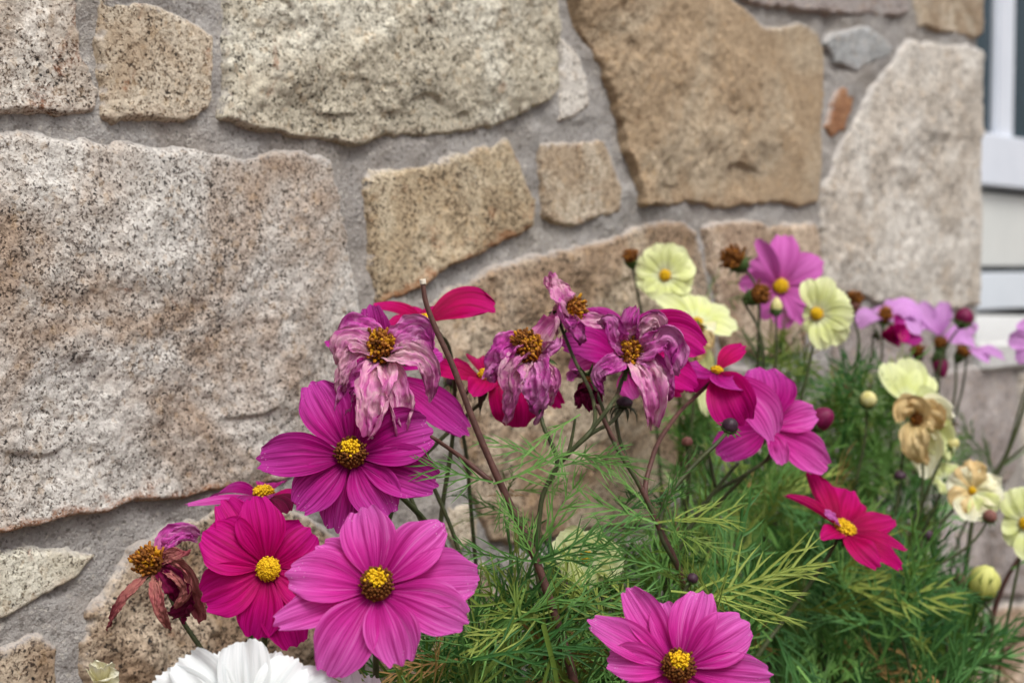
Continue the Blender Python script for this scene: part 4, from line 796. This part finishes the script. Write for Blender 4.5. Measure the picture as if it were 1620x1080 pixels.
flower('cosmos_flower', 'pale yellow bloom half hidden by feathery leaves in the middle', 'flower', G3, (928, 882), .70, (.0, .4, .9), 'lemon', [
  ((880, 850), 66, dict(mat='lemon')), ((922, 838), 66), ((970, 852), 66), ((990, 890), 60), ((940, 930), 64), ((884, 900), 56)], (12, .6, 'fresh'), None, .3, defaults=L, res=(24, 15))
flower('withered_cosmos_flower', 'limp apricot petals hanging behind the magenta bloom under the side facing lemon one', 'withered flower', G2, (1106, 520), .93, (.2, .3, .9), 'tan', [
  ((1115, 535, .0), (1124, 552, .0), 30), ((1098, 535, -.004), (1112, 570, -.004), 34), ((1090, 525, .0), (1100, 548, .0), 26), ((1112, 600, .004), (1120, 660, .004), 40, dict(mat='lemon', crumple=.2))], (8, .7, 'seed'), [(1100, 600), (1090, 720)], .3, defaults=WD, res=(26, 15))

# --- lilac flowers at the far right
flower('cosmos_flower', 'lilac bloom with a drooping orange topped centre behind the half open magenta bud', 'flower', G4, (1400, 500), 1.17, (.1, .75, .5), 'lilac', [
  ((1375, 500, -.01), (1356, 520, -.01), 40), ((1390, 490, .01), (1372, 496, .02), 34), ((1440, 488, .0), (1460, 505, .0), 56), ((1430, 505, -.01), (1455, 530, -.012), 50), ((1420, 485, .02), (1430, 475, .03), 40)], (12, 1.2, 'dull'), [(1395, 560), (1380, 650)], .4, res=(22, 15))
flower('cosmos_flower', 'lilac bloom with two upright petals left of the round crimson bud', 'flower', G4, (1488, 530), 1.20, (-.1, .75, .5), 'lilac', [
  ((1470, 505, .0), (1458, 476, .004), 30), ((1490, 505, .0), (1496, 474, .004), 32), ((1450, 515, -.01), (1425, 530, -.01), 40), ((1520, 525, .0), (1546, 510, .0), 40), ((1515, 535, -.01), (1540, 530, -.01), 36)], (9, .7, None), [(1480, 580), (1470, 680)], .3, res=(22, 15))
flower('cosmos_flower', 'lilac bloom with one long petal pointing right over the sill', 'flower', G4, (1535, 548), 1.16, (.3, .75, .5), 'lilac', [
  ((1558, 555, -.004), (1592, 565, .0), 34), ((1548, 558, -.012), (1566, 572, -.014), 34), ((1530, 545, .01), (1528, 530, .02), 30)], (8, .7, None), [(1525, 600), (1500, 700)], .3, res=(22, 15))
flower('cosmos_flower', 'lilac bloom showing one petal at the right edge', 'flower', G4, (1640, 545), 1.10, (-.4, .4, .8), 'lilac', [
  ((1594, 538), 36), ((1620, 500), 36), ((1660, 500), 40), ((1680, 550), 40), ((1650, 590), 40), ((1610, 575), 30)], (9, .7, 'fresh'), [(1612, 650), (1590, 720), (1545, 790)], .3, res=(22, 15))
flower('cosmos_flower', 'half open magenta bloom pointing right among lilac petals', 'flower', 'half open blooms', (1394, 528), 1.09, (.85, .25, .25), 'crimson', [
  ((1415, 515, -.006), (1434, 512, -.006), 28, dict(mat='magenta')), ((1420, 528, -.012), (1440, 522, -.010), 30), ((1420, 538, -.006), (1466, 534, -.004), 24, dict(mat='magenta')), ((1415, 530, .008), (1440, 520, .008), 26), ((1412, 542, -.002), (1430, 544, -.002), 24)], (11, .6, None), [(1380, 560), (1360, 620), (1340, 690)], .3, defaults=dict(cup=.9, notch=.05), res=(20, 13), calyx_mat='calyxd', sepal_len=.010)
bud('flower_bud', 'round crimson bud standing against the pale sill at the right', (1525, 502), 1.12, (.2, .9, .3), 15, 16, 'budred', [(1510, 528), (1494, 556), (1478, 640)], group='crimson buds')
bud('flower_bud', 'closed pink bud hanging among brown seed heads at the right', (1488, 578), 1.14, (.1, -.8, .4), 12, 22, 'budred', [(1480, 640), (1470, 700)], group='crimson buds', point=.5)
bud('flower_bud', 'cream bud nested in spiky green bracts at the right', (1374, 631), .98, (.05, .5, .8), 13, 13, 'budcream', [(1370, 680), (1355, 760)], sep=10, sep_len=2.6, droop=-.2, group='cream buds')
bud('flower_bud', 'tiny cream bud right of the tan withered bloom', (1508, 702), .98, (.4, .6, .5), 9, 11, 'budcream', [(1490, 725), (1470, 770)], group='cream buds', sep_len=1.6)
bud('flower_bud', 'pale tipped green bud in front of the soft pink bloom', (1228, 484), 1.0, (.0, .95, .2), 10, 15, 'budcream', [(1228, 560), (1222, 640)], group='cream buds', point=.5, sep_len=1.6)
bud('flower_bud', 'brown bud beside the yellow bloom at the right edge', (1566, 816), .93, (.1, .7, .6), 11, 11, 'budbrown', [(1545, 850), (1490, 890), (1452, 905), (1430, 940)], group='dark buds')
bud('flower_bud', 'small dark bud on spread bracts below the fading yellow bloom', (1468, 846), .92, (.0, .8, .5), 9, 9, 'buddark', [(1465, 880), (1455, 960)], group='dark buds')
bud('flower_bud', 'dark bud left of the closing yellow bloom', (1518, 916), .99, (-.2, .7, .5), 10, 11, 'budbrown', [(1530, 950), (1545, 1000)], group='dark buds')
bud('flower_bud', 'dark flat bud above the star shaped bloom, on a thin upright stalk', (1424, 752), .95, (.0, .9, .3), 10, 8, 'buddark', [(1420, 790), (1405, 850)], group='dark buds')
bud('flower_bud', 'glossy grey purple bud over white tipped bracts below the hanging petals', (1155, 673), .700, (.25, .75, .5), 13, 13, 'buddark', [(1135, 700, .69), (1092, 742, .685), (1048, 806, .677), (1044, 834, .675), (1075, 902, .675), (1095, 980, .68)], sep=10, sep_len=1.5, droop=.2, group='dark buds', stem_r=.0012)
bud('flower_bud', 'flat dark bud with drooping bracts under the rightmost withered bloom', (988, 636), .700, (.1, .95, .25), 13, 9, 'buddark', [(970, 665, .69), (930, 690, .67), (884, 736, .662), (860, 780, .662), (852, 830, .662), (848, 888, .662), (862, 960, .66)], sep=9, sep_len=1.6, droop=1.3, calyx='calyxd', group='dark buds', stem_r=.0011)
bud('flower_bud', 'brown bud on a short stalk below the magenta edge on bloom', (1087, 699), .80, (.0, .9, .3), 9, 9, 'budbrown', [(1090, 740), (1085, 820)], group='dark buds')
bud('flower_bud', 'small dark bud above the bottom pink bloom', (1096, 914), .66, (.2, .7, .6), 9, 8, 'buddark', [(1080, 940), (1070, 1000)], group='dark buds', sep_len=1.6)
bud('flower_bud', 'dark round bud low between the large pink bloom and the brown stem', (832, 934), .72, (-.1, .6, .7), 10, 10, 'buddark', [(838, 975), (845, 1040)], group='dark buds')
bud('flower_bud', 'tiny dark bud right of the brown stem low down', (892, 924), .68, (.0, .8, .5), 7, 7, 'buddark', [(895, 960), (890, 1030)], group='dark buds', sep_len=1.8)
bud('flower_bud', 'dark bud half seen behind the bare cut stem', (716, 601), .76, (-.2, .7, .6), 11, 9, 'buddark', [(722, 640), (735, 700), (745, 800)], group='dark buds', calyx='calyx', sep_len=1.5)
bud('flower_bud', 'dusky pink bud on a thin stem left of the cream bud', (1342, 612), 1.08, (.0, .9, .3), 9, 13, 'budbrown', [(1338, 650), (1325, 740)], group='dark buds', point=.4)
seed_head('brown seed head with green base left of the soft pink bloom, upper of two', (1164, 412), 1.02, (-.6, .45, .6), 20, [(1195, 450), (1200, 540), (1195, 640)])
seed_head('brown seed head with green base left of the soft pink bloom, lower of two', (1196, 468), 1.0, (.6, .3, .7), 17, [(1200, 520), (1210, 620)])
seed_head('rusty seed head right of the lemon bloom that overlaps the pink one', (1352, 478), 1.09, (.1, .9, .3), 13, [(1358, 530), (1345, 620)], calyx='budbrown')
seed_head('small brown seed head left of the highest lemon bloom', (998, 410), 1.0, (-.2, .7, .6), 13, [(1010, 470), (1030, 600)])
seed_head('brown seed head left of the hanging pink bud', (1452, 558), 1.15, (-.3, .8, .4), 11, [(1455, 600), (1450, 690)], calyx='dryred')
seed_head('brown seed head directly over the hanging pink bud', (1488, 548), 1.16, (.0, .9, .3), 11, [(1485, 600), (1480, 700)])
seed_head('brown seed head right of the hanging pink bud', (1520, 560), 1.15, (.3, .8, .4), 11, [(1512, 610), (1495, 700)])

# ------------------------------------------------------------------ leaves
def leaf_proto(seed, fine=True):
    """a feathery cosmos leaf about 1 long, growing along +X, as ribbons"""
    rr = random.Random(seed); V, F = [], []
    def thread(p, d, nrm, ln, w_, bend):
        k = 5; side = nz(np.cross(d, nrm)); b = len(V); q = np.array(p, float); dd = np.array(d)
        pts = []
        for i in range(k):
            t = i / (k - 1); ww = w_ * (1 - t ** 2.2 * .9)
            pts.append(q.copy()); V.append(q + side * ww); V.append(q - nrm * ww * .7); V.append(q - side * ww)
            dd = nz(dd + bend / (k - 1)); q = q + dd * ln / (k - 1)
        for i in range(k - 1):
            a = b + 3 * i; F.append((a, a + 1, a + 4, a + 3)); F.append((a + 1, a + 2, a + 5, a + 4))
        return np.array(pts)
    nrm = np.array([0, 0, 1.]); bend = np.array([0, rr.uniform(-.3, .3), rr.uniform(-.7, -.1)])
    main = thread([0, 0, 0], nz([1, 0, .25]), nrm, 1.0, .014, bend)
    for j in range(6):
        t = .18 + .70 * j / 5; i = int(t * 4); p = main[i] + (main[min(i + 1, 4)] - main[i]) * (t * 4 - i)
        for sg in (-1, 1):
            if rr.random() < .12: continue
            ang = math.radians(rr.uniform(20, 44)); ln = (.55 - .28 * t) * rr.uniform(.8, 1.25)
            d = nz([math.cos(ang), sg * math.sin(ang), rr.uniform(-.1, .45)]); bd = np.array([.25, -sg * .15, rr.uniform(-.4, .1)])
            br = thread(p, d, nrm, ln, .0115, bd)
            for q in range(rr.choice((0, 1, 1, 2)) if fine else 1):
                tt = rr.uniform(.25, .7); ii = int(tt * 4); pp = br[ii] + (br[min(ii + 1, 4)] - br[ii]) * (tt * 4 - ii)
                s2 = rr.choice((-1, 1)); a2 = math.radians(rr.uniform(14, 32)); d0 = nz(br[min(ii + 1, 4)] - br[ii]); sd0 = nz(np.cross(nrm, d0))
                thread(pp, nz(d0 * math.cos(a2) + sd0 * s2 * math.sin(a2) + nrm * rr.uniform(-.1, .25)), nrm, ln * rr.uniform(.4, .65), .010, np.array([.2, 0, rr.uniform(-.3, .1)]))
    return np.array(V), np.array(F)
PROTO = [leaf_proto(s) for s in range(14)]
def put_leaf(mb, pos, dirv, up, size, tint, k, wscale=1.0):
    V, F = PROTO[k % len(PROTO)]; x = nz(dirv); z = nz(np.asarray(up) - x * (np.asarray(up) @ x)); y = np.cross(z, x)
    mb.add(np.asarray(pos) + (V[:, :1] * x + V[:, 1:2] * y + V[:, 2:] * z) * size, F, 0, None, tint)
lr = random.Random(11)
def gauss3(): return np.array([lr.gauss(0, 1) for _ in range(3)])
M['deadleaf'] = plain_mat('dead_leaf', srgb(104, 78, 44), srgb(168, 134, 82), 60.0, 0.8, 0.1, 0.1, True)
def clump(label, mats, weights, regs, nstems=0):
    mb = MB()
    for (px, py, rx, ry, d0, d1, cnt, size, upb) in regs:
        for _ in range(cnt):
            while True:
                a, b = lr.uniform(-1, 1), lr.uniform(-1, 1)
                if a * a + b * b < 1: break
            d = lr.uniform(d0, d1); qx, qy = px + a * rx, py + b * ry
            d = min(d, depth_wall(qx, qy) - .035)
            p = P(qx, qy, d)
            dv = nz(gauss3() * .75 + np.array([0, -.15, upb])); up = nz(gauss3() * .6 + np.array([0, -.6, .5]))
            s = size * lr.uniform(.55, 1.45)
            tipd = (p + dv * s - WO) @ WN
            if tipd < .02: dv = nz(dv + WN * 1.2)
            V, F = PROTO[lr.randrange(14)]; x = dv; z = nz(up - x * (up @ x)); y = np.cross(z, x)
            mb.add(p - dv * s * .4 + (V[:, :1] * x + V[:, 1:2] * y + V[:, 2:] * z) * s, F, lr.choices(range(len(mats)), weights)[0], None, lr.random())
        for k in range(int(nstems * cnt / 100)):
            d = min(lr.uniform(d0, d1), depth_wall(px, py) - .06); qx = px + lr.uniform(-.8, .8) * rx; p = P(qx, py - ry * lr.uniform(.1, .9), d)
            q = P(qx + lr.uniform(-50, 50), py + ry, d); r = q + np.array([lr.uniform(-.03, .03), 0, 0]); r[2] = -.01
            tube(mb, [p, (p + q) / 2 + np.array([lr.uniform(-.012, .012), 0, 0]), q, r], .0007, .0015, 6, len(mats))
    return tag(mb.build('feathery_foliage', [M[m] for m in mats] + [M['stemg']]), label, 'foliage', None, 'stuff')
clump('dense green feathery cosmos foliage filling the lower right', ['leafd', 'leaf', 'leafy', 'deadleaf'], [50, 38, 9, 3], [(1370, 1000, 150, 130, .84, 1.12, 205, .058, .5), (1240, 1010, 100, 110, .80, 1.0, 70, .055, .5), (1380, 890, 120, 80, .95, 1.15, 110, .052, .6), (1485, 1040, 80, 90, .9, 1.1, 56, .055, .5), (1300, 1180, 330, 90, .76, 1.1, 130, .07, .4)], 9)
clump('light green feathery cosmos foliage behind the blooms on the right', ['leaf', 'leafy', 'leafd', 'deadleaf'], [54, 32, 10, 4], [(1320, 720, 95, 100, 1.0, 1.16, 84, .05, .8), (1240, 830, 110, 90, .90, 1.08, 86, .052, .7), (1375, 655, 50, 60, 1.01, 1.12, 40, .042, .8), (1115, 700, 40, 90, .92, .99, 34, .042, .8), (1150, 830, 80, 50, .88, .98, 30, .046, .6), (1240, 590, 60, 60, 1.03, 1.09, 22, .04, 1.0), (1430, 780, 70, 90, 1.04, 1.18, 50, .048, .6), (1540, 750, 40, 40, 1.12, 1.2, 6, .045, .6), (1150, 450, 30, 50, 1.05, 1.1, 4, .035, .8)], 5)
clump('bright green feathery cosmos foliage low in the middle', ['leaf', 'leafd', 'leafy', 'deadleaf'], [48, 22, 26, 4], [(960, 1005, 150, 75, .66, .82, 62, .052, .4), (820, 1030, 120, 60, .62, .76, 46, .052, .4), (850, 945, 120, 50, .70, .82, 22, .042, .3), (950, 925, 100, 40, .76, .86, 18, .044, .3), (1080, 890, 80, 50, .76, .88, 30, .042, .4), (1130, 970, 90, 70, .70, .86, 32, .05, .5), (700, 1060, 70, 40, .62, .74, 28, .046, .4), (900, 1150, 300, 70, .60, .8, 90, .06, .4), (1000, 1080, 90, 40, .64, .8, 36, .05, .4), (780, 800, 80, 50, .70, .80, 6, .030, .4), (1030, 815, 50, 40, .70, .78, 7, .032, .4)], 5)
clump('yellowish green feathery leaf sprays in front of the middle stems', ['leafy', 'leaf'], [70, 30], [(1120, 950, 50, 40, .64, .7, 4, .046, .4), (930, 970, 80, 45, .61, .66, 6, .045, .3), (840, 995, 50, 45, .59, .64, 6, .045, .2), (1250, 600, 40, 30, 1.02, 1.05, 5, .04, .8)])

# ------------------------------------------------------------------ bare and branching stems
def stalk(name, label, traces, mat, r, d, leaves=(), tip=None, group='bare stems'):
    first = [P(q[0], q[1], q[2] if len(q) > 2 else d) for q in traces[0]]
    last = first[-1]; gnd = last + np.array([(last[0] - first[-2][0]) * 1.2, .02, 0]); gnd[2] = -.01
    if (gnd - WO) @ WN < .05: gnd += WN * .06
    mid = (last + gnd) / 2; org = gnd.copy(); org[2] = 0
    e = empty(name, org, label, 'stem', group)
    k = MB(); tube(k, first + [mid, gnd], r * .72, r * 1.6, 9, 0, 40, .06, 3); k.build('stem', M[mat], e, org)
    for tr in traces[1:]:
        k = MB(); pts = [P(q[0], q[1], q[2] if len(q) > 2 else d) for q in tr]; tube(k, pts, r * .55, r * .9, 8, 0, None, .06, 5); k.build('branch', M[mat], e, org)
    for (x, y, ang, s, m) in leaves:
        k = MB(); a = math.radians(ang); dv = math.cos(a) * Rt + math.sin(a) * Up - .25 * Fw * lr.uniform(-.4, 1)
        put_leaf(k, P(x, y, d - .002), dv, -Fw * .8 + Up * .4 + gauss3() * .3, s, lr.uniform(.3, 1), lr.randrange(14)); k.build('leaf', M[m], e, org)
    if tip:
        k = MB(); t0 = first[0]; dn = nz(first[0] - first[1]); tube(k, [t0 - dn * .0012, t0, t0 + dn * .0012], r * .98, r * 1.0, 10, 0, 5); k.build('cut_tip', M['cut'], e, org)
    return e
stalk('cut_stem', 'bare purple brown stem with a pale cut tip standing above the blooms', [
  [(669, 446), (673, 475), (687, 514), (716, 578), (746, 658), (777, 732), (812, 808), (850, 890), (872, 955), (890, 1010), (908, 1075)], [(682, 690, .615), (728, 722), (778, 762)]], 'stem', .00145, .625,
  [(780, 762, 170, .034, 'leaf'), (780, 765, 10, .036, 'leaf'), (785, 775, -60, .026, 'leaf'), (850, 888, 175, .040, 'leaf'), (852, 890, 20, .04, 'leaf'), (848, 886, 120, .03, 'leaf'), (874, 960, 5, .045, 'leaf'), (875, 965, 200, .04, 'leafy'), (845, 880, 60, .04, 'leaf')], True)
stalk('branching_stem', 'brown branching stem leaning left to the withered row, right of the curved green one', [
  [(944, 640), (964, 682), (1022, 787), (1042, 832), (1075, 902), (1095, 980, .68), (1105, 1060, .69)]], 'stem', .00135, .675,
  [(1040, 826, 10, .042, 'leafy'), (1042, 828, 165, .046, 'leaf'), (1038, 820, 60, .032, 'leaf'), (1045, 835, -25, .036, 'leafy'), (1036, 822, 130, .036, 'leaf'), (1120, 945, 22, .056, 'leafy'), (1130, 950, 5, .045, 'leafy'), (1075, 905, 160, .05, 'leaf'), (1076, 904, 95, .03, 'leaf')])
stalk('branching_stem', 'curved dark stem forking beneath the withered row, thin leaves at the fork', [
  [(968, 640), (936, 680), (884, 735), (860, 780), (852, 830), (848, 888), (862, 960, .66), (880, 1050, .66)], [(910, 662), (905, 692), (898, 722)]], 'stemg', .0011, .662,
  [(884, 736, 165, .034, 'leaf'), (886, 738, 20, .03, 'leaf'), (905, 715, -20, .032, 'leaf'), (895, 690, -110, .022, 'leaf'), (918, 655, -140, .03, 'leaf'), (848, 886, 15, .05, 'leaf')])
stalk('branching_stem', 'thin dark stem crossing behind the forked ones toward the ragged pink bloom', [
  [(1168, 732), (1122, 788), (1084, 850), (1062, 895), (1050, 980, .78)], [(1122, 720), (1132, 770)]], 'stemg', .0012, .77, [(1090, 840, 30, .04, 'leaf'), (1084, 850, 150, .04, 'leaf')])
stalk('flower_stalk', 'pale green upright stalk, left of the pair beneath the ragged pink bloom', [[(1170, 660), (1172, 720), (1178, 790), (1182, 850), (1180, 930)]], 'stemp', .0013, .92)
stalk('flower_stalk', 'pale green upright stalk, right of the pair beneath the ragged pink bloom', [[(1204, 690), (1211, 740), (1210, 800), (1200, 840), (1192, 930)]], 'stemp', .0013, .93)
stalk('branching_stem', 'dark stem rising to the right edge of the picture past the mauve block', [[(1632, 600), (1605, 690), (1588, 730), (1545, 800), (1530, 880)], [(1640, 690), (1610, 715), (1585, 735)]], 'stemg', .0014, 1.04, [(1590, 735, 20, .05, 'leaf')])
stalk('branching_stem', 'thick dark stem in the lower right corner', [[(1625, 865), (1590, 920), (1572, 970), (1562, 1040), (1555, 1120)], [(1630, 1000), (1590, 1030), (1565, 1060)]], 'stem', .0018, .98, [(1600, 900, 30, .05, 'leafd'), (1572, 980, 150, .05, 'leafd')])
stalk('flower_stalk', 'pale dry stalk rising from the dark foliage right of the bottom pink bloom', [[(1275, 900), (1262, 990), (1255, 1040), (1250, 1100)]], 'stemp', .0013, .84)
